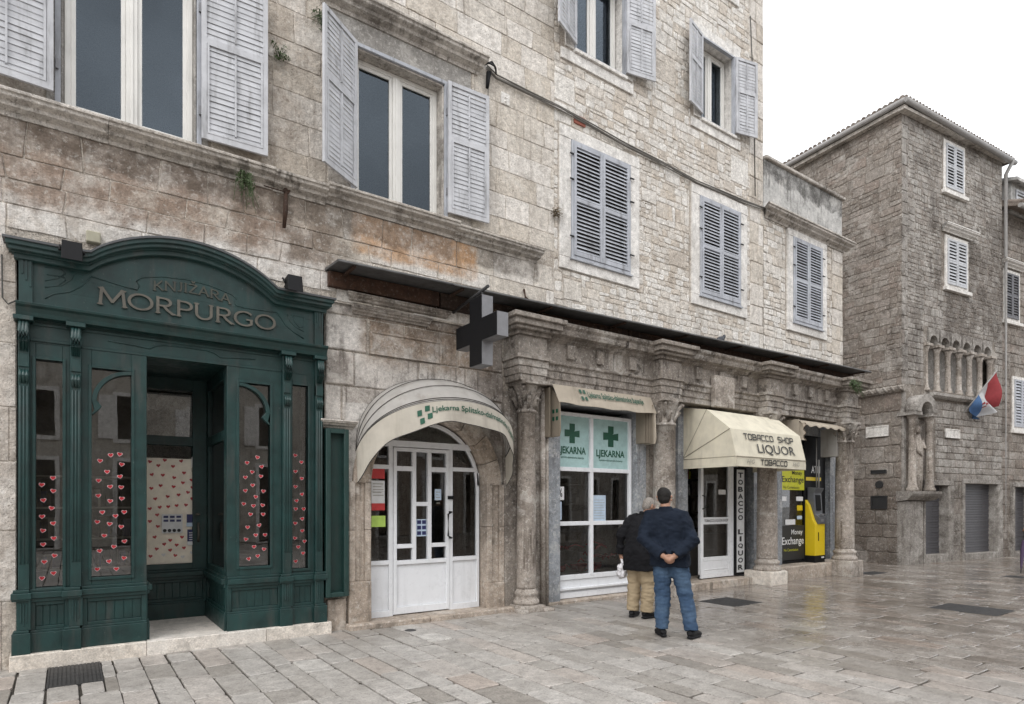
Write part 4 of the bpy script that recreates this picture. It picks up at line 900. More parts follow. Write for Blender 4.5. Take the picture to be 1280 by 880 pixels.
# lower cornice band
q=MB(); q.profx([(fy+.2,3.52),(fy-.10,3.52),(fy-.11,3.56),(fy-.13,3.60),(fy-.16,3.62),(fy-.165,3.645),(fy-.06,3.665),(fy+.2,3.67)],-.42,2.69,m=.0); q.build('lower_cornice',gm,G,bevel=.003)
# signboard with arched top
def topz(x,o=0.):   # arch line at cornice top
    c,hw=1.12,.93
    if abs(x-c)>=hw: 
        return 4.24+ .0 + o
    t=(x-c)/hw; 
    base=4.24; arch=.34*(1-abs(t)**2.0)**.85
    return base+arch+o
def topline(o,n=60,a=-.40,c=2.66): return [(a+(c-a)*i/n,topz(a+(c-a)*i/n)+o) for i in range(n+1)]
q=MB(); T1=topline(-.12); Bt=[(x,3.66) for x,_ in T1]; q.strip(T1,Bt,fy-.02,fy+.12,False)
for zb in (3.83,3.98): 
    q.box(-.3,2.55,fy-.0215,fy-.01,zb,zb+.003)
q.build('signboard',gm,G)
q=MB()
for (u,dp,h0,h1) in ((0,.06,-.15,-.10),(0,.09,-.10,-.085),(0,.13,-.085,-.045),(0,.16,-.045,-.005)):
    q.strip(topline(h1,a=-.40-dp*.6,c=2.66+dp*.6),topline(h0,a=-.40-dp*.6,c=2.66+dp*.6),fy-.02-dp,fy+.13,True)
q.build('arched_cornice',gm,G)
q=MB(); q.strip(topline(.018,a=-.52,c=2.78),topline(-.004,a=-.52,c=2.78),fy-.2,fy+.14,True); q.build('lead_flashing',M['lead'],G)
q=MB()
for a,c in ((-.40,-.29),(2.55,2.66)):
    q.box(a,c,fy-.05,fy,3.67,4.12)
    for k in range(3): x=a+.022+.032*k; q.box(x,x+.014,fy-.06,fy-.04,3.95-.06*k,4.09)
yy=fy-.0205; gr=lambda pts,r=.006: q.tube([(x,yy,z) for x,z in pts],r,6)
# art-nouveau incised lines
gr([(.20,3.985+.06),(.50,4.0),(.62,3.985),(.64,4.03),(.61,4.08),(.66,4.13),(.85,4.18),(1.1,4.2),(1.35,4.18),(1.58,4.12),(1.63,4.08),(1.60,4.04),(1.63,4.0),(1.75,3.99),(2.05,4.0),(2.10,4.0),(2.2,3.86),(2.3,3.79),(2.42,3.73)],.007)
gr([(.20,4.045),(.12,3.93),(.02,3.85),(-.12,3.80),(-.19,3.74)],.007)
for o_ in (0,.07): gr([(-.19+o_*.2,4.06-o_),(-.05+o_*.3,4.06-o_),(-.02,4.03-o_),(-.08,3.97-o_),(-.19,3.92-o_)],.005)
gr([(-.19,3.86),(-.05,3.9),(.03,3.98),(.06,4.05),(.14,4.05)],.005)
for o_ in (0,.06): gr([(2.22+o_,4.0),(2.25+o_,3.92),(2.32+o_*.8,3.86),(2.42,3.82+o_)],.005)
gr([(2.22,4.0),(2.42,4.0),(2.42,3.85)],.005)
q.build('carved_ornament',gm,G)
# lettering MORPURGO: own flared strokes
def stroke_text(word,x0,x1,z0,z1,y,name,mat,thin=.10,thick=.165,arcf=None,serif=True):
    H=1.0
    def circ(cx,cz,rx,rz,a0,a1,n=18): return [(cx+rx*math.cos(R(a0+(a1-a0)*i/n)),cz+rz*math.sin(R(a0+(a1-a0)*i/n))) for i in range(n+1)]
    G_={'M':(1.15,[[(.12,0),(.18,1)],[(.18,1),(.58,.22)],[(.58,.22),(.97,1)],[(.97,1),(1.05,0)]],[(.12,0),(1.05,0),(.15,1),(1.0,1)]),
        'O':(1.05,[circ(.52,.5,.45,.45,0,360,28)],[]),
        'R':(.86,[[(.16,0),(.16,1)],[(.16,.95)]+circ(.42,.72,.26,.23,90,-90,12)+[(.16,.49)],[(.40,.49),(.55,.25),(.80,.02)]],[(.16,0),(.80,0)]),
        'P':(.78,[[(.16,0),(.16,1)],[(.16,.95)]+circ(.42,.70,.28,.25,90,-90,12)+[(.16,.45)]],[(.16,0)]),
        'U':(.92,[[(.14,1),(.14,.35)]+circ(.46,.37,.32,.32,180,360,14)+[(.78,.35),(.78,1)]],[(.14,1),(.78,1)]),
        'G':(1.0,[circ(.52,.5,.44,.45,45,315,22)+[(.84,.2),(.84,.45)],[(.62,.45),(.9,.45)]],[]),
        'K':(.82,[[(.14,0),(.14,1)],[(.66,1),(.18,.45)],[(.3,.58),(.72,0)]],[(.14,0),(.72,0)]),'N':(.95,[[(.14,0),(.14,1)],[(.14,1),(.8,0)],[(.8,0),(.8,1)]],[(.14,0),(.8,1)]),
        'J':(.5,[[(.34,1),(.34,.25),(.26,.06),(.08,.05)]],[(.34,1)]),'I':(.36,[[(.18,0),(.18,1)]],[(.18,0),(.18,1)]),'Ž':(.78,[[(.1,.95),(.68,.95),(.1,.05),(.7,.05)],[(.28,1.32),(.4,1.15),(.52,1.32)]],[]),'A':(.9,[[(.08,0),(.44,1),(.8,0)],[(.22,.35),(.68,.35)]],[(.08,0),(.8,0)])}
    tot=sum(G_[c][0] for c in word); sx=(x1-x0)/tot; hz=z1-z0; mb=MB(); cur=0
    for ch in word:
        adv,strokes,ser=G_[ch]
        def mp(p): 
            X=x0+(cur+p[0])*sx; Z=z0+p[1]*hz
            if arcf: Z+=arcf(X)
            return Vector((X,0,Z))
        for stk in strokes:
            pts=[mp(p) for p in stk]
            for i in range(len(pts)-1):
                a,b=pts[i],pts[i+1]; d=b-a
                if d.length<1e-6: continue
                d.normalize(); nn=Vector((-d.z,0,d.x)); vert=abs(d.z); wv=(thin+(thick-thin)*vert)*hz*.5
                a2=a-d*wv*.3; b2=b+d*wv*.3
                q4=[a2+nn*wv,a2-nn*wv,b2-nn*wv,b2+nn*wv]; mb.prism([(p.x,p.z) for p in q4],y-random.uniform(0,.0006),y+.014)
        if serif:
            for p in ser:
                c=mp(p); sg=1 if p[1]<.5 else -1; w=.17*hz; mb.prism([(c.x-w,c.z),(c.x+w,c.z),(c.x+w*.5,c.z+sg*.09*hz),(c.x-w*.5,c.z+sg*.09*hz)],y-.001,y+.013)
        cur+=adv
    return mb.build(name,mat,G)
stroke_text('MORPURGO',wp(121,370,-.05)[0],wp(345,395,-.05)[0],3.765,3.945,fy-.045,'lettering',M['gilt'])
stroke_text('KNJIŽARA',wp(191,345,-.05)[0],wp(289,375,-.05)[0],4.03,4.135,fy-.032,'upper_lettering',M['gilt faded'],arcf=lambda X:.05*(1-((X-1.15)/.42)**2)-.03)
# recess: back door / window
YG=YB+.03
q=MB(); q.box(.71,.78,YB,YB+.08,.79,3.5); q.box(1.36,1.53,YB,YB+.08,.79,3.5); q.box(.78,1.36,YB,YB+.08,.79,.86); q.box(.78,1.36,YB-.01,YB+.08,2.42,2.54); q.box(.78,1.36,YB,YB+.08,3.15,3.5); q.box(.7,1.54,0.09,YB+.1,3.30,3.34)
bw=q.build('back_window',gm,G,bevel=.004); pane(.78,1.36,.86,2.42,YG,M['clear glass'],bw); pane(.78,1.36,2.54,3.15,YG,M['dim glass'],bw)
q=MB(); q.tube([(1.42,YB-.05,1.15),(1.42,YB-.08,1.25),(1.42,YB-.05,1.4)],.014,8); q.lathe([(.03,0),(.03,.02),(.01,.03)],(1.42,YB-.02,1.5),10); q.build('door_handle',M['gilt'],bw)
for xx,s in ((1.53,1),(.71,-1)):
    q=MB()
    def bb(x0,x1,y0,y1,z0,z1): q.box(xx+s*x0,xx+s*x1,y0,y1,z0,z1)
    bb(0,.06,.06,.16,.79,3.3); bb(0,.06,1.2,1.3,.79,3.3); bb(0,.06,.16,1.2,.79,.86); bb(0,.06,.16,1.2,2.42,2.54); bb(0,.06,.16,1.2,3.15,3.3)
    rw=q.build('return_window',gm,G,bevel=.004)
    for z0,z1 in ((.86,2.42),(2.54,3.15)):
        mb=MB(); mb.face([(xx+s*.03,.16,z0),(xx+s*.03,1.2,z0),(xx+s*.03,1.2,z1),(xx+s*.03,.16,z1)][::(-1 if s>0 else 1)]); mb.build('pane',M['dim glass'],rw,recalc=False)
# back paper with hearts
Zb=lambda zx,zy:(zx/2.84,540+zy/2.84)
ya=YB-.004
def sheet2(zx0,zy0,zx1,zy1,y,mat,name,par): 
    p0,p1=Zb(zx0,zy0),Zb(zx1,zy1); return sheet(par,p0[0],p0[1],p1[0],p1[1],y,mat,name)
YP=YB+.045
x_a,_=wp(*Zb(523,80),YP); x_b,_=wp(*Zb(713,80),YP); 
q=MB(); q.box(x_a-.03,1.36,YP,YP+.003,.865,2.25); q.build('cream_paper',M['cream'],bw)
def heart(name,cx,cz,y,s,par,border=True,tw=0,mat='heartred'):
    def hp(k,n=20):
        o=[]
        for i in range(n):
            t=2*math.pi*i/n; X=16*math.sin(t)**3/17*k; Z=(13*math.cos(t)-5*math.cos(2*t)-2*math.cos(3*t)-math.cos(4*t))/17*k
            o.append((cx+X*math.cos(tw)-Z*math.sin(tw),cz+X*math.sin(tw)+Z*math.cos(tw)))
        return o
    mb=MB(); mb.prism(hp(s),y-.0012,y)
    h=mb.build(name,M[mat],par)
    if border: mb=MB(); mb.prism(hp(s*1.32),y-.0006,y+.0008); b=mb.build('sticker_border',M['pinkwhite'],par)
    return h
rg=random.Random(9)
P1=[(188,163),(148,187),(189,209),(154,242),(183,270),(149,300),(189,324),(152,350),(191,377),(153,399),(193,439),(157,461),(190,501),(149,519)]
P2=[(393,82),(425,79),(355,102),(432,115),(380,141),(426,158),(350,172),(391,194),(430,196),(349,226),(391,245),(432,236),(363,285),(410,298),(441,284),(345,319),(389,326),(430,336),(370,368),(442,388),(404,407),(354,422),(387,459),(440,447),(345,487),(413,486)]
P3=[(914,90),(877,109),(929,123),(895,142),(871,161),(926,157),(897,189),(871,208),(935,210),(908,230),(865,255),(900,262),(932,260),(889,292),(934,292),(920,331),(879,338),(908,366),(941,365),(873,381),(902,407),(937,416),(915,440),(883,450)]
P4=[(1048,83),(1070,107),(1049,140),(1071,165),(1049,194),(1072,221),(1053,244),(1050,273),(1078,273),(1073,308),(1048,324),(1073,351),(1047,377),(1081,388),(1059,408),(1076,430),(1050,459)]
def two_tone(Ps,wd):
    for p in Ps:
        cx,cz=wp(*Zb(*p),GY-.003); tw=rg.uniform(-.25,.25)
        mb=MB(); n=20
        def hp(k): return [(cx+(16*math.sin(t)**3/17*k)*math.cos(tw)-((13*math.cos(t)-5*math.cos(2*t)-2*math.cos(3*t)-math.cos(4*t))/17*k)*math.sin(tw),cz+(16*math.sin(t)**3/17*k)*math.sin(tw)+((13*math.cos(t)-5*math.cos(2*t)-2*math.cos(3*t)-math.cos(4*t))/17*k)*math.cos(tw)) for t in [2*math.pi*i/n for i in range(n)]]
        inn=hp(.0235); out=hp(.0280); y=GY-.003
        mb.face([(x,y,z) for x,z in inn][::-1]); k0=len(mb.f)
        a=[mb.V((x,y,z)) for x,z in inn]; b=[mb.V((x,y,z)) for x,z in out]
        for i in range(n): j=(i+1)%n; mb.F([a[i],a[j],b[j],b[i]])
        o=mb.build('heart_sticker',M['heartred'],wd,recalc=False); o.data.materials.append(M['pinkwhite'])
        for f in o.data.polygons[1:]: f.material_index=1
for Ps,wd in ((P1,w1),(P2,w2),(P3,w3),(P4,w4)): two_tone(Ps,wd)
PP=[(532,105),(585,100),(643,103),(562,119),(614,122),(653,145),(539,151),(578,153),(618,162),(680,170),(649,180),(570,190),(616,194),(683,197),(537,200),(667,214),(634,223),(595,229),(551,237),(682,237),(532,272),(567,267),(597,265),(627,261),(660,259),(558,294),(532,317),(560,335),(549,373),(646,373),(604,384),(583,398),(627,401),(653,411),(556,415),(604,419),(534,441),(622,438)]
for p in PP: heart('paper_heart',*wp(*Zb(*p),YP),YP-.002,.026,bw,False,rg.uniform(-.3,.3))
for p in ((580,436),(648,443),(681,428)): heart('paper_heart',*wp(*Zb(*p),YP),YP-.002,.026,bw,False,0,'paper')
for rct,mt in (((574,292,648,360),'paper'),((663,292,692,322),'navyprint'),((665,346,711,402),'navyprint'),((662,322,692,336),'bluepaper'),((680,88,711,124),'paper'),((680,128,711,142),'greyprint')):
    x_a,x_b,za,zb_=sheet2(*rct,YB+.025,M[mt],'notice',bw)
    if rct[0]==574:
        mb=MB()
        for i in range(3):
            for j in range(2): mb.box(x_a+.02+i*.075,x_a+.075+i*.075,YB+.021,YB+.0225,zb_-.05-.05*j,zb_-.02-.05*j)
        mb.build('notice_print',M['navyprint'],bw); mb=MB()
        for i in range(4): mb.lathe([(.022,0),(.022,.002)],(0,0,0),10)
        mb=MB(T=lambda x,y,z:(x,YB+.022-z,y))
        for i in range(4): mb.lathe([(.022,0),(.022,.002)],(x_a+.035+i*.055,za+.035,0),12)
        mb.build('notice_symbol',M['blackprint'],bw)
    if rct[0]==680 and rct[1]==88: mb=MB(); mb.box(x_a+.02,x_b-.03,YB+.02,YB+.022,zb_-.06,zb_-.03); mb.build('camera_symbol',M['blackprint'],bw)
    if rct[1]==346: 
        mb=MB(); 
        for i in range(4): mb.box(x_a+.02,x_b-.03,YB+.02,YB+.022,zb_-.05-.03*i,zb_-.04-.03*i)
        mb.box(x_a,x_b,YB+.02,YB+.022,za,za+.05); mb.build('notice_print',M['paper'],bw)
# interior of bookshop
D=thing('book_shelves','dim display shelves with books behind the left panes of the green shopfront','shelf',(.2,.4,.06))
mb=MB()
for z in (.95,1.27,1.6,1.93): mb.box(-.36,.66,.14,.5,z,z+.02)
mb.box(-.38,-.36,.14,.5,.06,2.2); mb.build('shelf_rack',M['room'],D)
for mt in ('wood','dark','greyprint','navyprint'):
    mb=MB()
    for k in range(9): x=rg.uniform(-.34,.6); z=rg.choice((.97,1.29,1.62)); mb.box(x,x+rg.uniform(.03,.09),.2,.4,z,z+rg.uniform(.12,.24))
    mb.build('book',M[mt],D)['kind']='stuff'
mb=MB(); mb.box(.69,.705,.1,1.2,.06,3.3); mb.box(1.56,2.68,1.0,1.05,.06,3.4); mb.box(-.4,.69,.9,.95,.06,3.4); mb.build('backdrop_board',M['dark'],D)
# floodlights on the cornice
for i,(px,py,lb) in enumerate(((90,315,'black floodlight on the left end of the green shopfront cornice'),(367,355,'black floodlight on the right end of the green shopfront cornice'))):
    x,z=wp(px,py,-.3); 
    F_=thing('floodlight',lb,'floodlight',(x,-.3,z-.1),'floodlights on the shopfront cornice')
    mb=MB(); mb.hexa([(x-.09,-.40,z-.11),(x+.09,-.40,z-.11),(x+.09,-.26,z-.06),(x-.09,-.26,z-.06)],[(x-.085,-.36,z+.09),(x+.085,-.36,z+.09),(x+.085,-.22,z+.07),(x-.085,-.22,z+.07)]); 
    for k in range(5): mb.box(x-.08+.036*k,x-.07+.036*k,-.27,-.2,z-.05,z+.06)
    mb.build('lamp_housing',M['black'],F_,bevel=.006); mb=MB(); mb.tube([(x-.1,-.3,z),(x-.1,-.2,z+.08),(x-.02,-.08,z+.06),(x-.02,.0,z+.05)],.012,6); mb.tube([(x+.1,-.3,z),(x+.1,-.2,z+.06),(x+.02,-.08,z+.06)],.01,6); mb.build('bracket',M['black'],F_)
x,z=wp(116,298,-.02); mb=MB(); mb.box(x-.06,x+.07,-.08,.0,z-.06,z+.06); tag(mb.build('junction_box',plain('dull cream plastic',c3(.34,.32,.24),.6),bevel=.01),'small cream junction box above the left floodlight','electrical box')
# green display case on wall
x0,x1=2.69,2.99
C_=thing('display_case','narrow dark green empty display case hung beside the bookshop front','display case',(x0,-.03,.43))
mb=MB(); frame_box(mb,x0,x1,.45,2.62,.06,-.10,.03); mb.build('case_frame',M['green dull'],C_,bevel=.006); mb=MB(); mb.box(x0+.06,x1-.06,.0,.03,.51,2.56); mb.build('case_back',M['green dull'],C_)
mb=MB(); mb.profx(prof(.03,2.64,2.74,.12),x0-.03,x1+.1,m=.3); mb.build('case_hood',M['cornice'],C_)
# ------------------------------------------------ canopy along the facade
K=thing('metal_canopy','long thin grey sheet metal canopy with rusty beam above the shops','canopy',(9,0,4.7))
mb=MB(); cz=lambda x:4.635+(x-2.7)*.0115; cf=lambda x:-.5-.02*(x-2.7)
xs=[2.70,4.3,6.1,8.0,9.9,11.8,13.6,15.55]
for a,c in zip(xs,xs[1:]):
    mb.hexa([(a,cf(a),cz(a)-.012),(c-.004,cf(c),cz(c)-.012),(c-.004,-.0,cz(c)+.02),(a,-.0,cz(a)+.02)],[(a,cf(a),cz(a)+.016),(c-.004,cf(c),cz(c)+.016),(c-.004,-.0,cz(c)+.05),(a,-.0,cz(a)+.05)])
    mb.tube([(a,cf(a)-.002,cz(a)-.005),(c,cf(c)-.002,cz(c)-.005)],.014,6)
mb.build('sheet',M['canopy'],K)
mb=MB(); 
for a,c in zip(xs,xs[1:]): mb.tint=random.random(); mb.hexa([(a+.03,-.10-.02*(a-2.7),4.45+.006*(a-2.7)),(c,-.10-.02*(c-2.7),4.45+.006*(c-2.7)),(c,.03,4.45+.006*(c-2.7)),(a+.03,.03,4.45+.006*(a-2.7))],[(a+.03,-.10-.02*(a-2.7),cz(a)-.0),(c,-.10-.02*(c-2.7),cz(c)-.0),(c,.03,cz(c)),(a+.03,.03,cz(a))])
mb.build('rusty_beam',M['rust'],K)
for k in range(9): x=2.9+k*1.55; mb=MB(); mb.box(x,x+.04,cf(x)+.03,-.1,cz(x)-.04,cz(x)-.014); mb.build('support_bar',M['rust'],K)
# ------------------------------------------------ green cross sign (unlit)
XC=4.5
X_=thing('pharmacy_cross','unlit black pharmacy cross sign jutting from the wall on a bracket','sign',(XC,-.8,3.6))
ctr=-.81; zc=(hitx(596,360,XC)[1]+hitx(596,460,XC)[1])/2
yl,z_=hitx(570.8,430,XC); yr,_=hitx(621.7,400,XC); ctr=(yl+yr)/2; hw=(yl-yr)/2; zt_=hitx(596,371,XC)[1]; zb_=hitx(596,457,XC)[1]; zc=(zt_+zb_)/2; hh=(zt_-zb_)/2; hw=max(hw,hh*.0+hw); ar=hh/3
mb=MB(T=lambda x,y,z:(XC+y,ctr-x,zc+z))
def cross(w,h,a,y0,y1): mb.prism([(-a,-h),(a,-h),(a,-a),(w,-a),(w,a),(a,a),(a,h),(-a,h),(-a,a),(-w,a),(-w,-a),(-a,-a)],y0,y1)
cross(hw,hh,ar,0,.17); mb.build('cross_housing',M['steel'],X_)
mb=MB(T=lambda x,y,z:(XC+y,ctr-x,zc+z)); cross(hw-.008,hh-.008,ar-.008,-.012,-.001); mb.build('cross_face',M['black'],X_)
mb=MB(); mb.tube([(XC+.1,0.05,zc+hh-.0),(XC+.1,ctr-.15,zc+hh+.13)],.022,8); mb.tube([(XC+.1,ctr,zc+hh),(XC+.1,ctr,zc+hh+.1)],.015,6); mb.build('bracket',M['blackmetal'],X_)
# ------------------------------------------------ domed awning
PL,PR,PZ=3.12,5.52,2.36; cxm=(PL+PR)/2; hwm=(PR-PL)/2
def hoop(t,phi,rz,ry):  # t 0..pi across, phi 0 wall .. 1 front
    x=cxm-hwm*math.cos(t); s=math.sin(t)**.85; return (x,-ry*s*math.sin(phi),PZ+rz*s*math.cos(phi))
AW=thing('domed_awning','grey domed pharmacy awning with green squares over the white arched door','awning',(cxm,0,PZ))
PH1=R(52)
def hoopv(t,phi): 
    rz=1.07; ry=.98; return hoop(t,phi,rz,ry)
mb=MB(); NT=40; rings=[]
for j in range(9):
    phi=PH1*j/8; row=[]
    for i in range(NT+1):
        t=math.pi*i/NT; p=Vector(hoopv(t,phi)); sag=.018*math.sin(math.pi*((j%4)/4.0))*math.sin(t); c=Vector((cxm,0,PZ)); p=c+(p-c)*(1-sag); row.append(mb.V(p))
    rings.append(row)
for j in range(8):
    for i in range(NT): mb.F([rings[j][i],rings[j][i+1],rings[j+1][i+1],rings[j+1][i]],True)
mb.build('canopy_cloth',M['canvas grey'],AW)
def valp(u,v):   # u 0..1 along front hoop, v 0 top ..1 bottom of valance
    t=math.pi*u; p=Vector(hoopv(t,PH1)); wave=.02*math.sin(u*48)*v+.03*v*v*math.sin(u*19+1)
    drop=(.29+.14*abs(math.cos(t))**3)*v; edge=math.cos(t); 
    return (p.x+.0*edge*v,p.y-.012-wave*.8-.03*v,p.z-drop*(1+.06*math.sin(u*25)))
mb=MB(); mb.T=None; rows=[[mb.V(valp(i/80,j/5)) for i in range(81)] for j in range(6)]
for j in range(5):
    for i in range(80): mb.F([rows[j][i],rows[j][i+1],rows[j+1][i+1],rows[j+1][i]],True)
mb.build('valance',M['canvas valance'],AW,recalc=False)
mb=MB()
for ph in (PH1,PH1*.965,PH1*.93,PH1*.62,PH1*.28,0.0): mb.tube([Vector(hoopv(math.pi*i/40,ph))*1 for i in range(41)],.005 if ph!=PH1 else .008,6)
mb.tube([Vector(valp(i/80,1)) for i in range(81)],.006,6)
mb.build('piping',plain('dark grey piping',c3(.055,.05,.045),.8),AW)
def vmap(u0,u1,v0,v1,f=.006): 
    def g(u,v):
        p=valp(u0+(u1-u0)*u,v1+(v0-v1)*v); return (p[0],p[1]-f,p[2]-f*.3)
    return g
text_on('lettering','Ljekarna Splitsko-dalmatinske županije',vmap(.375,.85,.2,.54,.010),M['signgreen'],AW,off=.018)
mb=MB()
for (u,v) in ((.318,.34),(.348,.22),(.327,.68),(.357,.56)):
    g_=vmap(u,u+.018,v-.10,v+.13,.008); mb.face([g_(0,0),g_(1,0),g_(1,1),g_(0,1)])
mb.build('green_square',M['signgreen'],AW)
# ------------------------------------------------ retracted pharmacy awning (window)
RA=thing('window_awning','beige folded box awning with green squares above the pharmacy window','awning',(7.5,-.3,3.4))
xa,xb=wp(690,486,-.12)[0],wp(822,505,-.42)[0]-.0; z0,z1=3.28,3.5
fl=wp(697,503,-.42)[0]; fr_=wp(822,512,-.42)[0]
fl,fr_=6.25,8.55
mb=MB(); 
top=[(fl+.02,-.02,3.56),(fr_-.05,-.02,3.52)]; bot=[(fl+.12,-.46,3.24),(fr_+.02,-.46,3.24)]
def bez(a,b,n,sg): return [tuple(a[k]+(b[k]-a[k])*i/n+(0,-sg*math.sin(math.pi*i/n),0)[k] for k in range(3)) for i in range(n+1)]
N_=24; rows=[]
for j in range(7):
    v=j/6; y=-.24-.10*v; z=3.56-.30*v
    rows.append([mb.V((fl+.02+.06*v+(fr_-fl-.04)*i/N_,y-.01*math.sin(i*1.3)*v,z+.008*math.sin(i*.9)*v-.015*v*math.sin(math.pi*i/N_))) for i in range(N_+1)])
for j in range(6):
    for i in range(N_): mb.F([rows[j][i],rows[j][i+1],rows[j+1][i+1],rows[j+1][i]],True)
mb.build('awning_top',M['canvas beige'],RA,recalc=False)
def side(x,w,name,mat='canvas beige',depth=.44,zlow=2.72,lean=0):
    mb=MB(); n=8
    for face in range(2):
        pass
    pts=[(-.02,3.54),(-.02,zlow+.05),(-.10,zlow),(-.33,zlow),(-.36,zlow+.10),(-.34,3.26),(-.22,3.41),(-.10,3.56)]
    mb.T=lambda a,y,z:(x+lean*(a)*0+y,a,z)
    mb.prism([(p[0],p[1]) for p in pts],-w/2,w/2); return mb.build(name,M[mat],RA,bevel=.008)
side(fl+.10,.02,'left_flap','canvas tan'); side(fr_+.0,.02,'right_flap','canvas beige')
for k in range(4): mb=MB(); mb.box(fl-.02+.03*k,fl-.012+.03*k,-.22+.03*k,.0,2.72,3.5); mb.build('folded_cloth',M['canvas tan'],RA)
for k in range(4): mb=MB(); mb.box(fr_-.14+.035*k,fr_-.132+.035*k,-.22-.03*k,.0,2.74,3.42); mb.build('folded_cloth',M['canvas tan'],RA)
def topmap(u0,u1,v0,v1):
    def g(u,v):
        uu=u0+(u1-u0)*u; vv=v1+(v0-v1)*v; y=-.24-.10*vv; z=3.56-.30*vv; return (fl+.02+.06*vv+(fr_-fl-.04)*uu,y-.014,z+.016)
    return g
text_on('lettering','Ljekarna Splitsko-dalmatinske županije',topmap(.30,.88,.24,.68),M['signgreen'],RA,off=.022)
mb=MB()
for u,v in ((.225,.30),(.262,.30),(.225,.68),(.262,.68)):
    g_=topmap(u,u+.022,v-.11,v+.11); mb.face([g_(0,0),g_(1,0),g_(1,1),g_(0,1)])
for zz in (2.98,3.1):
    for yy in (-.30,-.21): mb.box(fl+.085,fl+.089,yy,yy+.05,zz,zz+.06)
mb.build('green_square',M['signgreen'],RA)
# ------------------------------------------------ tobacco awning
yb=-.05; yf=-1.15
TA=thing('tobacco_awning','cream canvas awning lettered TOBACCO SHOP LIQUOR over the shop door','awning',(10.6,-.6,2.8))
tl=(wp(854,508,yb)[0],yb,wp(854,508,yb)[1]); 
xl=wp(855,588,yf)[0]; xr=wp(1005,585,yf)[0]; zl=wp(930,575,yf)[1]
def ay(px,py,y): x,z=wp(px,py,y); return (x,y,z)
# four key lines: back top (wall), knee, front edge, valance
bk=[ay(854,509,yb),ay(964,519,yb)]
x0a=wp(853,575,yb)[0]
Lw=ay(854,509,yb); 
# knee rail: slope change
kn=[ay(914,537,-.72),ay(994,543,-.72)]
fr2=[ay(922,575,-1.08),ay(1004,574,-1.08)]
xL=kn[0][0]; 
XL,XR=bk[0][0],None
# real box: width from XL to XR on wall
XL=9.65; XR=11.9
kz,ky=3.0,-1.10; fz,fyy=2.5,-1.22; vz=2.32; bz=3.5; pz,py=3.4,-.6
kxL,kxR=XL+.45,XR-.02; 
mb=MB()
def grid(p00,p10,p01,p11,nx,ny,sag=0.,nrm=(0,-1,0),mbx=None):
    rows=[]
    for j in range(ny+1):
        row=[]
        for i in range(nx+1):
            u,v=i/nx,j/ny; p=[(p00[k]*(1-u)+p10[k]*u)*(1-v)+(p01[k]*(1-u)+p11[k]*u)*v for k in range(3)]
            s=sag*math.sin(math.pi*u)*math.sin(math.pi*v)+ .006*math.sin(u*17+v*5)*math.sin(math.pi*v)
            row.append(mbx.V([p[k]+nrm[k]*s for k in range(3)]))
        rows.append(row)
    for j in range(ny):
        for i in range(nx): mbx.F([rows[j][i],rows[j][i+1],rows[j+1][i+1],rows[j+1][i]],True)
BL,BR=(XL,yb,bz),(XR,yb,bz); KL,KR=(XL,ky,kz),(XR,ky,kz); FL,FR=(XL,fyy,fz),(XR,fyy,fz)
PL_,PR_=(XL,py,pz),(XR,py,pz); grid(BL,BR,PL_,PR_,16,6,.02,(0,0,-1),mb); grid(PL_,PR_,KL,KR,16,6,.02,(0,0,-1),mb); grid(KL,KR,FL,FR,16,6,.01,(0,.7,.7),mb); grid(FL,FR,(XL,fyy-.005,vz),(XR,fyy-.005,vz),16,2,0,(0,-1,0),mb)
mb.build('awning_top',M['canvas cream'],TA)
for xx,s in ((XL,-1),(XR,1)):
    mb=MB(T=lambda a,y,z,xx=xx:(xx+y,a,z)); mb.prism([(yb,bz),(yb,vz),(fyy,vz),(fyy,fz),(ky,kz),(py,pz)],-.004,.004); mb.build('side_flap',M['canvas cream'],TA)
    mb=MB(); mb.tube([(xx+s*.008,yb,fz+.02),(xx+s*.012,ky,kz-.0)],.005,5); mb.tube([(xx+s*.008,yb,fz+.02),(xx+s*.012,py,pz)],.004,5); mb.tube([(xx+s*.008,yb,fz),(xx+s*.008,fyy,fz)],.004,5); mb.build('seam',M['canvas tan'],TA)
mb=MB(); mb.tube([(XL,fyy-.01,fz),(XR,fyy-.01,fz)],.006,6); mb.tube([(XL,fyy-.01,vz),(XR,fyy-.01,vz)],.005,6); mb.build('hem',M['canvas tan'],TA)
def fm(x0,x1,v0,v1):   # on sloped front: v 0 bottom,1 knee
    def g(u,v):
        vv=v0+(v1-v0)*v; return (x0+(x1-x0)*u,fyy+(ky-fyy)*vv-.012,fz+(kz-fz)*vv+.008)
    return g
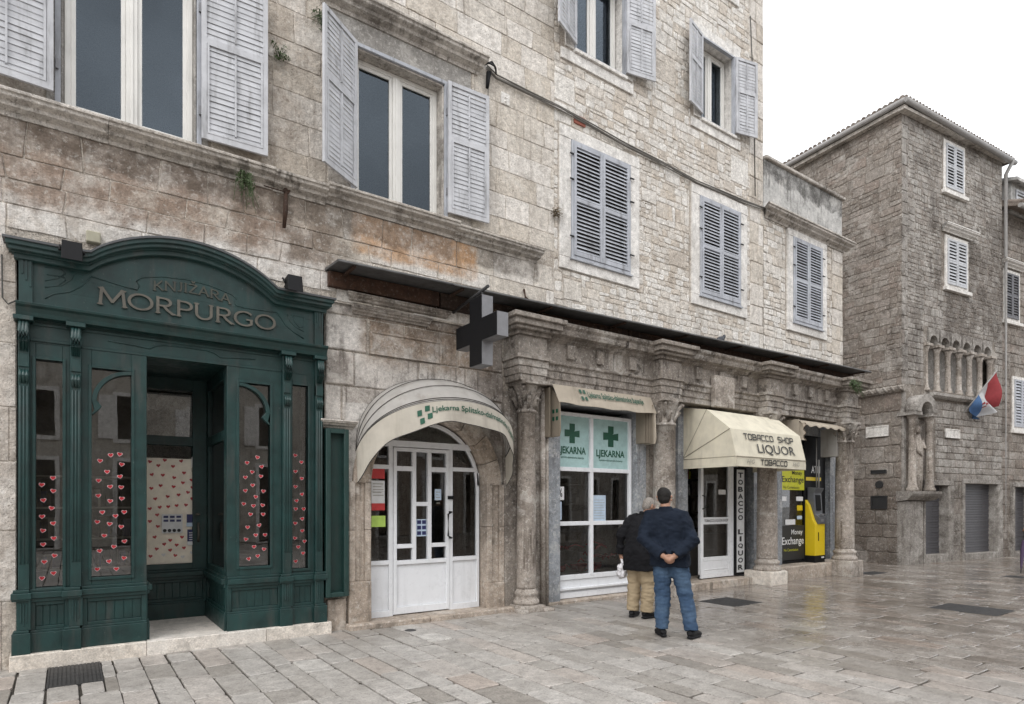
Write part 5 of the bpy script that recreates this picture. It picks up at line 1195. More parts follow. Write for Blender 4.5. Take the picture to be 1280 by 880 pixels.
def box_letters(word,f,mat,par,name):  # squared rounded lettering drawn by strokes
    S={'T':[[(0,1),(1,1)],[(.5,1),(.5,0)]],'O':[[(.15,0),(.85,0),(1,.15),(1,.85),(.85,1),(.15,1),(0,.85),(0,.15),(.15,0)]],'B':[[(0,0),(0,1)],[(-.1,1),(.8,1),(.95,.85),(.95,.6),(.8,.5),(0,.5)],[(.8,.5),(1,.4),(1,.15),(.85,0),(-.1,0)]],'A':[[(0,0),(0,.6),(.3,1),(1,1),(1,0)],[(0,.4),(1,.4)]],'C':[[(1,1),(.15,1),(0,.85),(0,.15),(.15,0),(1,0)]],'S':[[(1,1),(.15,1),(0,.85),(.1,.55),(.9,.45),(1,.2),(.85,0),(0,0)]],'H':[[(0,0),(0,1)],[(1,0),(1,1)],[(0,.5),(1,.5)]],'P':[[(0,0),(0,1),(.85,1),(1,.85),(1,.55),(.85,.42),(0,.42)]]}
    n=len(word); mb=MB(); cw=1/n
    for i,ch in enumerate(word):
        if ch==' ': continue
        for stk in S[ch]:
            for a,b in zip(stk,stk[1:]):
                ax,az=(i+.1+a[0]*.74)*cw,a[1]; bx_,bz_=(i+.1+b[0]*.74)*cw,b[1]
                A_=Vector(f(ax,az)); B_=Vector(f(bx_,bz_)); d=(B_-A_); 
                if d.length<1e-5: continue
                upv=(Vector(f(0,1))-Vector(f(0,0))); rv=(Vector(f(1,0))-Vector(f(0,0))); nn=rv.cross(upv).normalized(); sd=d.normalized().cross(nn)*.0105; e=d.normalized()*.008
                mb.face([A_-e+sd,A_-e-sd,B_+e-sd,B_+e+sd])
    return mb.build(name,mat,par,recalc=False)
box_letters('TOBACCO SHOP',fm(9.98,11.60,.64,.84),M['blackprint'],TA,'lettering')
text_on('large_lettering','LIQUOR',fm(10.34,11.56,.10,.50),M['blackprint'],TA,off=.006)
box_letters('TOBACCO',lambda u,v:(10.36+.88*u,fyy-.02,vz+.05+.09*v),M['blackprint'],TA,'valance_lettering')
for xx in (9.95,11.42): text_on('faint_mark','HiG',lambda u,v,xx=xx:(xx+.24*u,fyy-.018,vz+.06+.075*v),M['greyprint'],TA,off=.004,shear=.3)
# ------------------------------------------------ beige awning over the exchange bay
EA=thing('scalloped_awning','faded beige scalloped half folded awning above the money exchange bay','awning',(13.8,-.4,3.3))
XL2,XR2=12.75,14.78
mb=MB(); rows=[]; n=40
for j in range(8):
    v=j/7; row=[]
    for i in range(n+1):
        u=i/n; y=-.12-.55*min(1,v*1.25); z=3.56-.08*v-.16*v*v if v<.8 else 3.40-(.0+.02*math.cos(u*38)+.05)*((v-.8)/.2)-.02
        row.append(mb.V((XL2+(XR2-XL2)*u,y-.01*math.sin(u*30)*v,z)))
    rows.append(row)
for j in range(7):
    for i in range(n): mb.F([rows[j][i],rows[j][i+1],rows[j+1][i+1],rows[j+1][i]],True)
mb.build('awning_top',M['canvas beige'],EA)
for xx,zz,lp in ((XR2,2.72,1),(XL2,3.0,0)):
    mb=MB(); rows=[]
    for j in range(12):
        v=j/11; row=[]
        for i in range(13):
            u=i/12; y=-.12-.58*u*(1-.35*abs(v-.0)**2*0)-.03*math.sin(v*14)*u; z=3.5-.12*u-(3.38-zz)*v+.0; row.append(mb.V((xx+.025*math.sin(u*20)*v+.03*u,y,z)))
        rows.append(row)
    for j in range(11):
        for i in range(12): mb.F([rows[j][i],rows[j][i+1],rows[j+1][i+1],rows[j+1][i]],True)
    mb.build('side_flap',M['canvas beige'],EA)
    mb=MB(); mb.tube([(xx+.03+.0,-.12-.58-.03*math.sin(j/11*14),3.38-(3.38-zz)*j/11) for j in range(12)],.008,5); mb.build('piping',M['wood'],EA)
for k in range(7): mb=MB(); mb.box(XL2-.05+.03*k,XL2-.042+.03*k,-.62+.02*k,-.1,3.1,3.46); mb.build('folded_cloth',M['canvas beige'],EA)
for k in range(5): mb=MB(); mb.box(XR2-.3+.045*k,XR2-.29+.045*k,-.5,-.12,2.75,3.4); mb.build('folded_cloth',M['canvas grey'],EA)
# ------------------------------------------------ exchange window and cash machine
Y=.0
xa,xb=12.93,14.0
mb=MB(); frame_box(mb,xa,xb,.32,3.25,.04,Y-.02,Y+.05); ew=mb.build('exchange_window',M['black'],B,bevel=.003)
mb=MB(); mb.box(xb,14.9,Y+.0,Y+.05,.32,3.25); mb.build('black_panel',M['black'],B)
mb=MB(); mb.box(xa+.04,xb-.04,Y-.012,Y+.02,1.97,2.62); mb.build('yellow_poster',M['yelprint'],ew)
mb=MB(); mb.box(xa+.04,xb-.04,Y-.012,Y+.02,.38,1.16); mb.build('black_poster',M['blackprint'],ew)
pane(xa+.04,xb-.04,1.16,1.97,Y+.01,M['shopglass'],ew); pane(xa+.04,xb-.04,2.62,3.21,Y+.01,M['shopglass'],ew)
yy=Y-.017
text_on('lettering','Money',flat(13.45,13.86,2.29,2.41,yy),M['blackprint'],ew,off=.01); text_on('lettering','Exchange',flat(13.05,13.93,2.10,2.28,yy),M['blackprint'],ew,off=.01); text_on('small_lettering','No Commission',flat(13.1,13.75,2.0,2.06,yy),M['blackprint'],ew)
text_on('lettering','Money',flat(13.42,13.88,.92,1.07,yy),M['whiteprint'],ew,off=.008); text_on('lettering','Exchange',flat(13.05,13.93,.68,.9,yy),M['whiteprint'],ew,off=.008); text_on('small_lettering','No Commission',flat(13.12,13.7,.58,.64,yy),M['yelprint'],ew)
for (a,c,z0,z1,mt) in ((13.0,13.25,1.72,1.82,'whiteprint'),(13.65,13.92,1.72,1.82,'whiteprint'),(13.68,13.9,1.5,1.62,'yellow'),(13.68,13.88,1.3,1.38,'bluepaper'),(13.2,13.6,1.18,1.3,'paper')):
    mb=MB(); mb.box(a,c,Y-.004,Y+.004,z0,z1); mb.build('sticker',M[mt],ew)
text_on('atm_lettering','ATM',flat(14.28,14.66,2.38,2.55,Y-.006),M['whiteprint'],B,off=.01)
mb=MB(); mb.box(14.05,14.7,Y-.008,Y+.001,2.2,2.28); mb.build('yellow_strip',M['yellow'],B)
mb=MB(); mb.tube([(14.42,Y-.05,3.2),(14.42,Y-.05,2.05)],.012,6); mb.tube([(14.52,Y-.05,2.7),(14.52,Y-.05,2.0)],.02,6); mb.build('conduit',M['pipe'],B)
AT=thing('cash_machine','yellow and grey cash machine standing in the exchange bay','cash machine',(14.25,-.1,.3))
xa,xb=13.98,14.41; yb_=Y-.02
TT=lambda a,y,z:(y,a,z)
mb=MB(T=TT); mb.prism([(yb_,.46),(-.26,.46),(-.26,1.18),(-.20,1.30),(-.10,1.62),(yb_,1.75)],xa,xb); mb.build('lower_cabinet',M['yellow'],AT,bevel=.012,seg=2)
mb=MB(T=TT); mb.prism([(yb_,1.19),(-.285,1.19),(-.30,1.34),(-.20,1.42),(-.17,1.9),(-.24,2.02),(yb_,2.04)],xa+.10,xb+.01); mb.build('upper_cabinet',M['atmgrey'],AT,bevel=.012,seg=2)
mb=MB(T=TT); mb.prism([(-.21,1.50),(-.185,1.86),(-.165,1.86),(-.19,1.50)],xa+.17,xb-.06); mb.build('screen',M['black'],AT)
mb=MB(); mb.box(xa+.19,xb-.1,-.33,-.27,1.40,1.425); mb.box(xa+.2,xb-.12,-.297,-.28,1.24,1.31); mb.build('keypad',M['steel'],AT,bevel=.004)
mb=MB(); mb.box(xa+.13,xa+.16,-.268,-.255,.8,1.0); mb.box(xa,xb,-.255,yb_,.305,.46); mb.build('base_skirt',M['black'],AT,bevel=.004)
mb=MB(); mb.box(xa+.28,xb-.04,-.262,-.255,.40,.43); mb.build('maker_badge',M['whiteprint'],AT)
# ------------------------------------------------ small facade fittings
def w3(px,py,y): x,z=wp(px,py,y); return (x,y,z)
mb=MB(); base=[(608,84),(620,97),(660,116),(700,135),(740,158),(780,181),(820,200),(840,211),(870,228),(900,240),(930,252),(957,262)]
for k in range(4):
    pts=[]
    for i,(px,py) in enumerate(base):
        x,z=wp(px,py,-.04); pts.append((x,-.045-.012*(k%2)+.004*math.sin(i*2+k),z+.016*(k-1.5)+.01*math.sin(i*1.7+k*2)))
    mb.tube(pts,.011,6)
tag(mb.build('cable_bundle',M['greycable']),'sagging grey cable bundle strung across the upper facade','cable')
mb=MB()
for k in range(5): x,z=wp(606,80,-.05); mb.tube([(x,-.02,z+.02*k),(x+.1,-.1-.02*k,z+.05-.03*k),(x+.2,-.06,z-.02*k)],.012,6)
x,z=wp(609,108,-.06); mb.tube([(x+.03,-.06,z+.22),(x,-.06,z-.02)],[.04,.025],8); mb.tube([(x+.02,-.06,z+.2),(x+.02,-.04,z-.9)],.006,5)
tag(mb.build('cable_clamp',M['black']),'black cable clamp and hook at the end of the window hood','cable clamp')
mb=MB(); mb.tube([w3(938,20,-.03),w3(940,70,-.03),w3(943,160,-.03),w3(944,245,-.03)],.01,5); tag(mb.build('wall_cable',M['cable']),'thin dark vertical cable near the right corner of the upper wall','cable')
mb=MB(); mb.tube([w3(2,318,-.03),w3(3,372,-.03),w3(10,380,-.03),w3(22,375,-.03)],.008,5); tag(mb.build('wall_cable',M['cable']),'thin dark looping cable on the far left wall beside the green sign','cable')
mb=MB(); mb.tube([w3(357,236,-.05),w3(357,262,-.12),w3(355,285,-.06)],[.025,.03,.02],8); mb.tube([w3(357,245,-.08),w3(366,232,-.02)],.014,6); mb.tube([w3(357,240,-.08),w3(330,232,-.22)],.008,5); tag(mb.build('flag_holder',M['rust']),'rusty iron pole holder under the sill between the two big windows','iron bracket')
mb=MB(); mb.tube([w3(655,362,-.0),w3(657,372,-.12),w3(676,388,-.10)],.018,6); tag(mb.build('iron_hook',M['rust']),'rusty bent iron hook in the pale wall above the canopy','iron hook')
x,z=wp(630,125,0); mb=MB(); mb.box(x-.07,x+.09,-.03,0,z-.08,z+.1); mb.tube([(x,-.03,z+.03),(x+.04,-.07,z),(x,-.03,z-.05)],.02,6); tag(mb.build('wall_anchor',M['trim'],bevel=.008),'small square stone block with an iron ring right of the second window','iron anchor')
x,z=wp(722,152,0); mb=MB(); mb.box(x-.1,x+.16,-.033,0,z-.06,z+.09); mb.build('red_brick',plain('red brick',c3(.30,.10,.07),.9),B,bevel=.02,seg=2)
# pigeon on the canopy
x,z=wp(903,420,-.45); z=cz(x)+.02
PG=MB(); y=-.4; PG.ell((x,y,z+.09),(.13,.055,.06),12,8,Matrix.Rotation(R(-20),3,'Y')); PG.ell((x+.12,y,z+.17),(.035,.03,.035)); PG.tube([(x+.08,y,z+.12),(x+.12,y,z+.17)],[.04,.028],8); PG.tube([(x-.1,y,z+.07),(x-.24,y,z+.03)],[(.04,.02),(.03,.008)],8); PG.tube([(x+.145,y,z+.168),(x+.18,y,z+.16)],[.01,.003],6); PG.tube([(x,y-.02,z),(x,y-.02,z+.06)],.006,5); PG.tube([(x+.02,y+.02,z),(x+.02,y+.02,z+.06)],.006,5)
tag(PG.build('pigeon',plain('pigeon grey',c3(.035,.037,.045),.6)),'dark pigeon perched on the metal canopy','bird')
# weeds
def weed(px,py,y,n,L,droop,lab,seed,mat='leaf'):
    rg=random.Random(seed); x,z=wp(px,py,y); mb=MB()
    for k in range(n):
        a=rg.uniform(0,2*math.pi); l=L*rg.uniform(.4,1.1); sx=rg.uniform(-.7,.7); p=Vector((x+rg.uniform(-.1,.1)*L*2,y,z+rg.uniform(-.05,.05))); d=Vector((sx,-rg.uniform(.3,1),rg.uniform(-.3,.9)-droop)).normalized(); pts=[p,p+d*l*.5,p+d*l+Vector((0,0,-l*.3*(1+droop)))]
        mb.tube(pts,.003,4)
        for q in range(9):
            t=rg.uniform(.2,1); c=p+d*l*t+Vector((rg.uniform(-.03,.03),rg.uniform(-.03,.03),rg.uniform(-.03,.03)-l*.3*t*t)); s=rg.uniform(.012,.03); u=Vector((rg.uniform(-1,1),rg.uniform(-1,1),rg.uniform(-1,1))).normalized(); v=u.orthogonal().normalized(); mb.face([c-u*s,c+v*s*.5,c+u*s,c-v*s*.5])
    tag(mb.build('wall_weed',M[mat]),lab,'plant','weeds growing from the wall')
weed(303,218,-.08,26,.32,1.2,'drooping green weed under the sill right of the first window',1)
weed(350,72,-.02,14,.2,0,'small green tuft on bare wall left of the open shutter',2); weed(402,22,-.02,20,.22,.6,'green tuft at the top edge behind the open shutter',3)
weed(693,268,-.02,14,.16,0,'dry little tuft beside the closed shutters window',4,'drystem'); weed(1064,478,-1.0,34,.3,.7,'ivy clump hanging from the right end of the entablature',5)
weed(612,390,-.1,20,.16,.6,'dry straw nest tuft tucked behind the black cross sign',6,'drystem')
# ================================================================ TOWER HOUSE
TC=(18.47,-.19); RD=(.9917,-.129); LD=(.129,.9917)
TR=lambda s,d,z:(TC[0]+RD[0]*s+LD[0]*d,TC[1]+RD[1]*s+LD[1]*d,z)      # s along right face, d>0 into the house
TL=lambda s,d,z:(TC[0]+LD[0]*s+RD[0]*d,TC[1]+LD[1]*s+RD[1]*d,z)      # s along left face, d>0 into the house
# for the left face mirror so that polygons keep facing out
TW=thing('stone_tower_house','tall old stone corner house with tiled roof and row of small arches','building',(TC[0],TC[1],0))
HT=12.35; WT=5.25
HR=[(2.17,3.17,7.98,9.28),(2.09,3.0,10.74,12.0),(1.2,4.62,4.86,6.5),(1.06,2.25,.2,2.2),(3.1,5.0,.18,2.25)]
b=MB(T=TR); backing(b,0,WT,-.05,HT,HR,0.,.4); b.build('right_core',M['tower mortar'],TW,recalc=False)
b=MB(T=lambda x,y,z:TL(x,y,z)); backing(b,0,9,-.05,HT+.3,[],0.,.4); b.build('left_core',M['tower mortar'],TW,recalc=False)
b=MB(T=TR); b.box(.1,WT,8.8,9,0,HT); b.box(WT-.1,WT,.4,9,0,HT); b.box(.41,WT-.1,.41,8.8,3.9,4.0); b.box(.41,WT-.1,.41,8.8,7.2,7.3); b.box(.41,WT-.1,2.,2.1,0,HT); b.build('inner_core',M['dark'],TW)
mb=MB(T=TR)
P=rubble(.28,WT,6.62,HT,61,.14,.22); stones(mb,P,[(1.9,3.3,7.75,9.65),(1.95,3.15,10.5,12.1),(1.1,4.72,4.6,6.62)],.014,.014,.014,.16,.16,21,rag=.006)
P=courses(.28,WT,2.3,6.62,.2,.2,.5,62,.015); stones(mb,P,[(1.02,4.8,4.6,6.75),(.1,1.6,1.8,4.9),(2.0,2.84,3.5,3.86)],.014,.022,.016,.1,.08,22)
P=courses(0,WT,-.02,2.3,.45,.3,.7,63,.0); stones(mb,P,[(.92,2.5,-.1,2.35),(2.9,5.26,-.1,2.42)],.012,.02,.014,.05,.04,23)
P=courses(0,.28,2.3,HT,.36,.28,.29,64,0); stones(mb,P,[(.1,.28,1.8,4.9)],.01,.025,.012,.04,.02,24)
mb.build('right_wall',M['tower right'],TW,recalc=False)
mb=MB(T=lambda x,y,z:TL(x,y,z)); P=rubble(0,9,4.9,HT+.3,65,.17,.3,.016); stones(mb,P,[],.010,.015,.012,.1,.2,25,rag=.009); P=courses(0,9,-.02,4.75,.42,.35,.9,66,.01,.25); stones(mb,P,[(.28,1.02,3.5,3.88)],.014,.025,.018,.1,.08,26)
mb.build('left_wall',M['tower'],TW,recalc=False)
mb=MB(T=lambda x,y,z:TL(x,y,z)); mb.profx([(.05,4.7),(-.08,4.7),(-.13,4.77),(-.13,4.83),(-.05,4.88),(.05,4.88)],-.12,9)
for k in range(46): s=-.1+k*.2; mb.tube([(s,-.13,4.72),(s+.12,-.13,4.86)],.03,6)
mb.build('rope_moulding',M['tower'],TW)
mb=MB(T=TR); mb.profx([(.05,4.62),(-.1,4.64),(-.16,4.70),(-.16,4.78),(.05,4.8)],1.25,4.7); mb.build('string_course',M['tower right'],TW)
# small arcade window
mb=MB(T=TR); n=6; cw=(4.62-1.2)/n
for k in range(n):
    c=1.2+cw*(k+.5); r=cw*.36; zc=6.2
    A_=[(c+r*math.cos(math.pi*i/12),zc+r*math.sin(math.pi*i/12)) for i in range(13)]; T_=[(c+cw/2*(1-2*i/12)*1.0,6.6) for i in range(13)]; mb.strip(A_,T_,-.04,.2,False)
    mb.box(c-cw/2,c-r,-.04,.2,6.08,6.2); mb.box(c+r,c+cw/2,-.04,.2,6.08,6.2)
ar=mb.build('arcade_window',M['tower right'],TW)
for k in range(n+1):
    c=1.2+cw*k; mb=MB(T=TR); mb.lathe([(.12,4.82),(.12,4.88),(.09,4.93),(.1,4.97),(.075,5.0),(.07,5.92),(.09,5.94),(.08,5.97),(.13,6.08)],(c,.05,0),14); mb.box(c-.15,c+.15,-.09,.2,6.08,6.15); mb.build('small_column',M['column'],ar)
mb=MB(T=TR); mb.box(1.2,4.62,.35,.4,4.86,6.5); mb.build('arcade_back',M['plaster'],ar)
# tower windows with shutters
def twin(s0,s1,z0,z1,hood,T,par,mat='white shutter',dark=False):
    mb=MB(T=T); w=.1; frame_box(mb,s0-w,s1+w,z0-.1,z1+w,w,-.03,.3); mb.box(s0-.18,s1+.18,-.10,.1,z0-.2,z0-.102)
    if hood: mb.profx(prof(-.02,z1+.17,z1+.36,.2),s0-.25,s1+.28,m=.5)
    wn=mb.build('window',M['trim'],par); h=z1-z0; w2=(s1-s0)/2
    for sg in (0,1):
        def T2(x,y,z,sg=sg): return T((s0+.005+x) if sg==0 else (s1-.005-x),y-.02,z0+z)
        m2=MB(T=T2); leaf_mb(m2,w2-.01,h,open_face=True,mid=.5,rod=False,step=.085); m2.build('shutter',M[mat],wn)
    m2=MB(T=T); m2.box(s0,s1,.1,.12,z0,z1); m2.build('inner_board',M['dark'],wn)
twin(2.17,3.17,7.98,9.28,True,TR,TW); twin(2.09,3.0,10.74,12.0,False,TR,TW)
# roof: pitched planes with eaves, tiles, gutter
def hip():
    mb=MB(); e=.24
    c0=TR(-e,-e,HT+.12); c1=TR(WT+.25,-e,HT-.12); c2=TR(WT+.25,9,HT-.12); c3_=TR(-e,9.3,HT+.12); rg1=TR(WT*.5,3,HT+1.35); rg2=TR(WT*.5,7,HT+1.35)
    mb.face([c0,c1,rg1]); mb.face([c1,c2,rg2,rg1]); mb.face([c2,c3_,rg2]); mb.face([c3_,c0,rg1,rg2])
    o=mb.build('roof',M['tile'],TW)
    t=MB()
    def rowtiles(a,b,r0,r1,n,seed):
        rg=random.Random(seed); a,b,r0,r1=map(Vector,(a,b,r0,r1))
        for k in range(n):
            u=(k+.5)/n; p=a.lerp(b,u); top=None
            up=r0.lerp(r1,u) if r0!=r1 else None
            if up is None:
                # towards apex plane: parallel direction perpendicular to eave
                ed=(b-a).normalized(); nrm=(b-a).cross(r0-a).normalized(); d=nrm.cross(ed).normalized()
                if d.z<0: d=-d
                # length until ridge lines
                ua=((r0-a).dot(ed))/((b-a).length); f=u/ua if u<ua else (1-u)/(1-ua); L=((r0-a)-ed*(r0-a).dot(ed)).length*f; q=p+d*L
            else: q=up
            nj=max(1,int((q-p).length/.33))
            for j in range(nj):
                s0_=p.lerp(q,j/nj); s1_=p.lerp(q,min(1,(j+1.15)/nj)); t.tint=rg.random(); t.tube([s0_+Vector((0,0,.05)),s1_+Vector((0,0,.02))],[.062,.05],8)
    rowtiles(c0,c1,rg1,rg1,38,1); rowtiles(c3_,c0,rg2,rg1,62,2)
    t.build('roof_tiles',M['tile'],o)
    g_=MB(); g_.tube([Vector(c0)+Vector((0,0,-.05)),Vector(c1)+Vector((0,0,-.05))],.075,8); g_.tube([Vector(c0)+Vector((0,0,-.05)),Vector(c3_)+Vector((0,0,-.05))],.075,8); g_.tube([TR(WT+.02,-.3,HT-.15),TR(WT+.05,-.08,HT-.5),TR(WT+.05,-.08,.3)],.055,8); g_.build('gutter',M['pipe'],TW)
    f=MB(T=TR); f.box(-.2,WT+.1,-.2,-.02,HT-.12,HT-.04); f.build('eave_board',M['cornice'],TW)
    f=MB(T=TL); f.box(-.19,9,-.19,-.03,HT-.1,HT+.0); f.build('eave_board',M['cornice'],TW)
hip()
# corner aedicule: shelf, two columns, little arches, statue
mb=MB(T=TR); mb.profx([(.1,1.72),(-.18,1.76),(-.30,1.86),(-.34,1.93),(-.34,2.0),(.1,2.0)],-.08,1.3); mb.box(-.03,.8,-.12,.1,-.02,1.72); 
mb.build('shrine_shelf',M['tower right'],TW)
sh=MB(T=TR)
for s in (.14,.95): sh.lathe([(.15,2.0),(.15,2.06),(.115,2.12),(.12,2.17),(.10,2.2),(.09,3.85),(.11,3.88),(.10,3.93),(.17,4.1),(.2,4.12)],(s,-.2,0),16)
sh.build('shrine_column',M['column'],TW)
sh=MB(T=TR); c=.545
for (c,r) in ((.545,.28),): 
    for rr,y0,y1 in ((.0,-.38,.1),): sh.strip([(c+(r)*math.cos(math.pi*i/16),4.14+(r)*math.sin(math.pi*i/16)) for i in range(17)],[(c+(r+.2)*math.cos(math.pi*i/16),4.14+(r+.2)*math.sin(math.pi*i/16)) for i in range(17)],y0,y1)
sh.box(-.05,.32,-.37,.1,4.04,4.13); sh.box(.77,1.14,-.37,.1,4.04,4.13)
sh.build('shrine_arch',M['tower right'],TW)
sta=MB(T=TR); sta.tube([(.55,-.08,2.0),(.58,-.1,2.5),(.51,-.12,2.9),(.58,-.1,3.3),(.55,-.1,3.55)],[(.17,.12),(.15,.11),(.19,.13),(.17,.12),(.07,.06)],12); sta.ell((.55,-.1,3.68),(.09,.09,.12)); sta.tube([(.43,-.14,3.4),(.37,-.22,3.1),(.49,-.25,2.95)],[.055,.045,.03],8); sta.tube([(.68,-.14,3.4),(.75,-.2,3.15),(.63,-.26,3.2)],[.055,.045,.03],8)
tag(sta.build('corner_statue',M['column']),'weathered stone saint figure between the two columns on the corner house','statue')
sp=MB(T=TR); sp.box(.0,.13,-.05,.12,2.0,4.7); sp.build('corner_shaft',M['tower right'],TW,bevel=.01)
# door frames + roller shutters
def tdoor(s0,s1,z0,z1,fl_,fr__,name='roller_door'):
    mb=MB(T=TR); mb.box(s0-fl_,s0,-.04,.4,-.02,z1); mb.box(s1,s1+fr__,-.04,.4,-.02,z1); mb.box(s0-fl_,s1+fr__,-.045,.4,z1+.002,z1+.14); mb.box(s0,s1,-.04,.4,-.02,z0)
    o=mb.build('doorway',M['tower right'],TW,bevel=.01)
    m2=MB(T=TR); n=int((z1-z0)/.075)
    for k in range(n): z=z0+k*(z1-z0)/n; m2.box(s0,s1,.22+.012*(k%2),.26,z+.003,z+(z1-z0)/n-.003)
    m2.build('roller_shutter',M['roller'],o)
tdoor(1.08,2.22,.22,2.18,.1,.26); tdoor(3.1,4.95,.18,2.25,.14,.28)
# plaques
def plq(T,s0,s1,z0,z1,mat,lab,cat='plaque',ft=.03,name='wall_plaque',oval=False):
    mb=MB(T=T)
    if oval:
        cx,cz_=(s0+s1)/2,(z0+z1)/2; mb.prism([(cx+(s1-s0)/2*math.cos(2*math.pi*i/20),cz_+(z1-z0)/2*math.sin(2*math.pi*i/20)) for i in range(20)],-.06,-.02)
    else:
        mb.box(s0,s1,-.045,-.01,z0,z1); frame_box(mb,s0,s1,z0,z1,ft,-.06,-.01)
    tag(mb.build(name,M[mat],bevel=.004),lab,cat)
plq(TR,2.06,2.78,3.55,3.81,'trim','pale framed stone plaque between the corner statue and the flag')
plq(TL,.33,.97,3.53,3.83,'trim','pale framed stone plaque high on the left face of the corner house')
plq(TL,.37,.83,1.51,1.88,'blackmetal','dark square wall plaque lowest on the left face of the corner house')
plq(TL,.39,.83,2.50,2.6,'blackmetal','slim dark bar shaped sign above the oval plaque',cat='sign',ft=.01)
plq(TL,.48,.70,2.09,2.3,'blackmetal','small dark oval plaque on the left face of the corner house',oval=True)
# neighbouring house to the right
NH=thing('neighbour_house','dark narrow stone house at the far right with shuttered windows','building',TR(7.5,0,0))
HN=[(6.05,6.95,4.1,5.6),(5.5,6.3,7.5,8.9),(5.97,7.1,.15,2.2)]
b=MB(T=TR); backing(b,WT+.02,14,-.05,10.8,HN,.05,.4); b.box(WT+.1,14,3,3.2,0,10.8); b.build('core_wall',M['tower mortar'],NH,recalc=False)
mb=MB(T=lambda x,y,z:TR(x,y+.05,z)); P=courses(WT+.02,14,0,10.8,.26,.25,.6,71,.01); stones(mb,P,[(5.85,7.15,3.95,6.0),(5.4,6.4,7.3,9.3),(5.75,7.3,-.1,2.4)],.014,.022,.015,.06,.06,31); mb.build('wall',M['tower'],NH,recalc=False)
twin(6.05,6.95,4.1,5.6,False,lambda a,d,z:TR(a,d+.05,z),NH,mat='shutter'); twin(5.5,6.3,7.5,8.9,True,lambda a,d,z:TR(a,d+.05,z),NH,mat='roller')
_tw=TW; TW=NH; tdoor(5.97,7.1,.14,2.19,.14,.2); TW=_tw
mb=MB(T=TR); mb.hexa([(WT+.05,-.45,10.75),(14,-.45,10.75),(14,4,12.3),(WT+.05,4,12.3)],[(WT+.05,-.45,10.85),(14,-.45,10.85),(14,4,12.4),(WT+.05,4,12.4)]); 
mb.build('roof',M['tile'],NH)
mb=MB(T=TR)
for k in range(40): mb.tint=random.random(); s=WT+.15+k*.21; mb.tube([(s,-.5,10.87),(s,1.7,11.62)],.08,8)
mb.build('roof_tiles',M['tile'],NH)
mb=MB(T=TR); mb.box(5.75,7.4,-.02,1.8,10.85,11.75); mb.hexa([(5.6,-.25,11.7),(7.6,-.25,11.7),(7.6,1.8,12.3),(5.6,1.8,12.3)],[(5.6,-.25,11.8),(7.6,-.25,11.8),(7.6,1.8,12.4),(5.6,1.8,12.4)]); do=mb.build('dormer',M['render'],NH)
mb=MB(T=lambda x,y,z:TR(6.0+x,-.03+y,10.98+z)); leaf_mb(mb,.8,.6,open_face=True,mid=.5,rod=False,step=.09); mb.build('dormer_shutter',M['white shutter'],do)
mb=MB(T=TR); mb.tube([(5.2,-.5,10.72),(8,-.5,10.7)],.07,8); mb.tube([(6.0,-.5,10.7),(6.6,-.55,10.45),(6.65,-.1,10.2)],.05,8); mb.build('gutter',M['pipe'],NH)
# flag
FLG=thing('flag','limp red white and blue flag on a slanted pole on the corner house','flag',TR(3.4,-.05,4.2))
mb=MB(T=TR); mb.tube([(3.05,0,4.3),(3.75,-.55,5.55)],.02,8); mb.build('flag_pole',M['pipe'],FLG)
mb=MB(T=TR); nu,nv=30,24; rows=[]
for i in range(nu+1):
    u=i/nu; row=[]
    for j in range(nv+1):
        v=j/nv; # u along pole (top part), v hanging
        px_=3.18+.55*(1-u); pz=4.52+.98*(1-u); L=.95*v; 
        x=px_+ .26*v*math.sin(.6+u*1.4)*(.75-.2*v)+.07*math.sin(v*6+u*4)*v; z=pz-L*(1.05-.6*u); y=-.12-.42*(1-u)-.22*math.sin(u*11+v*3)*v
        row.append(mb.V((x,y,z)))
    rows.append(row)
fi=[]
for i in range(nu):
    for j in range(nv): mb.F([rows[i][j],rows[i][j+1],rows[i+1][j+1],rows[i+1][j]],True); fi.append((i,j))
o=mb.build('flag_cloth',plain('flag red',c3(.24,.03,.035),.8),FLG,recalc=False); o.data.materials.append(plain('flag white',c3(.42,.42,.43),.8)); o.data.materials.append(plain('flag blue',c3(.06,.13,.27),.8))
for f,(i,j) in zip(o.data.polygons,fi):
    k=0 if i<nu/3 else (1 if i<2*nu/3 else 2)
    if nu*.36<i<nu*.66 and nv*.38<j<nv*.62: k=(i//2+j//2)%2
    f.material_index=k
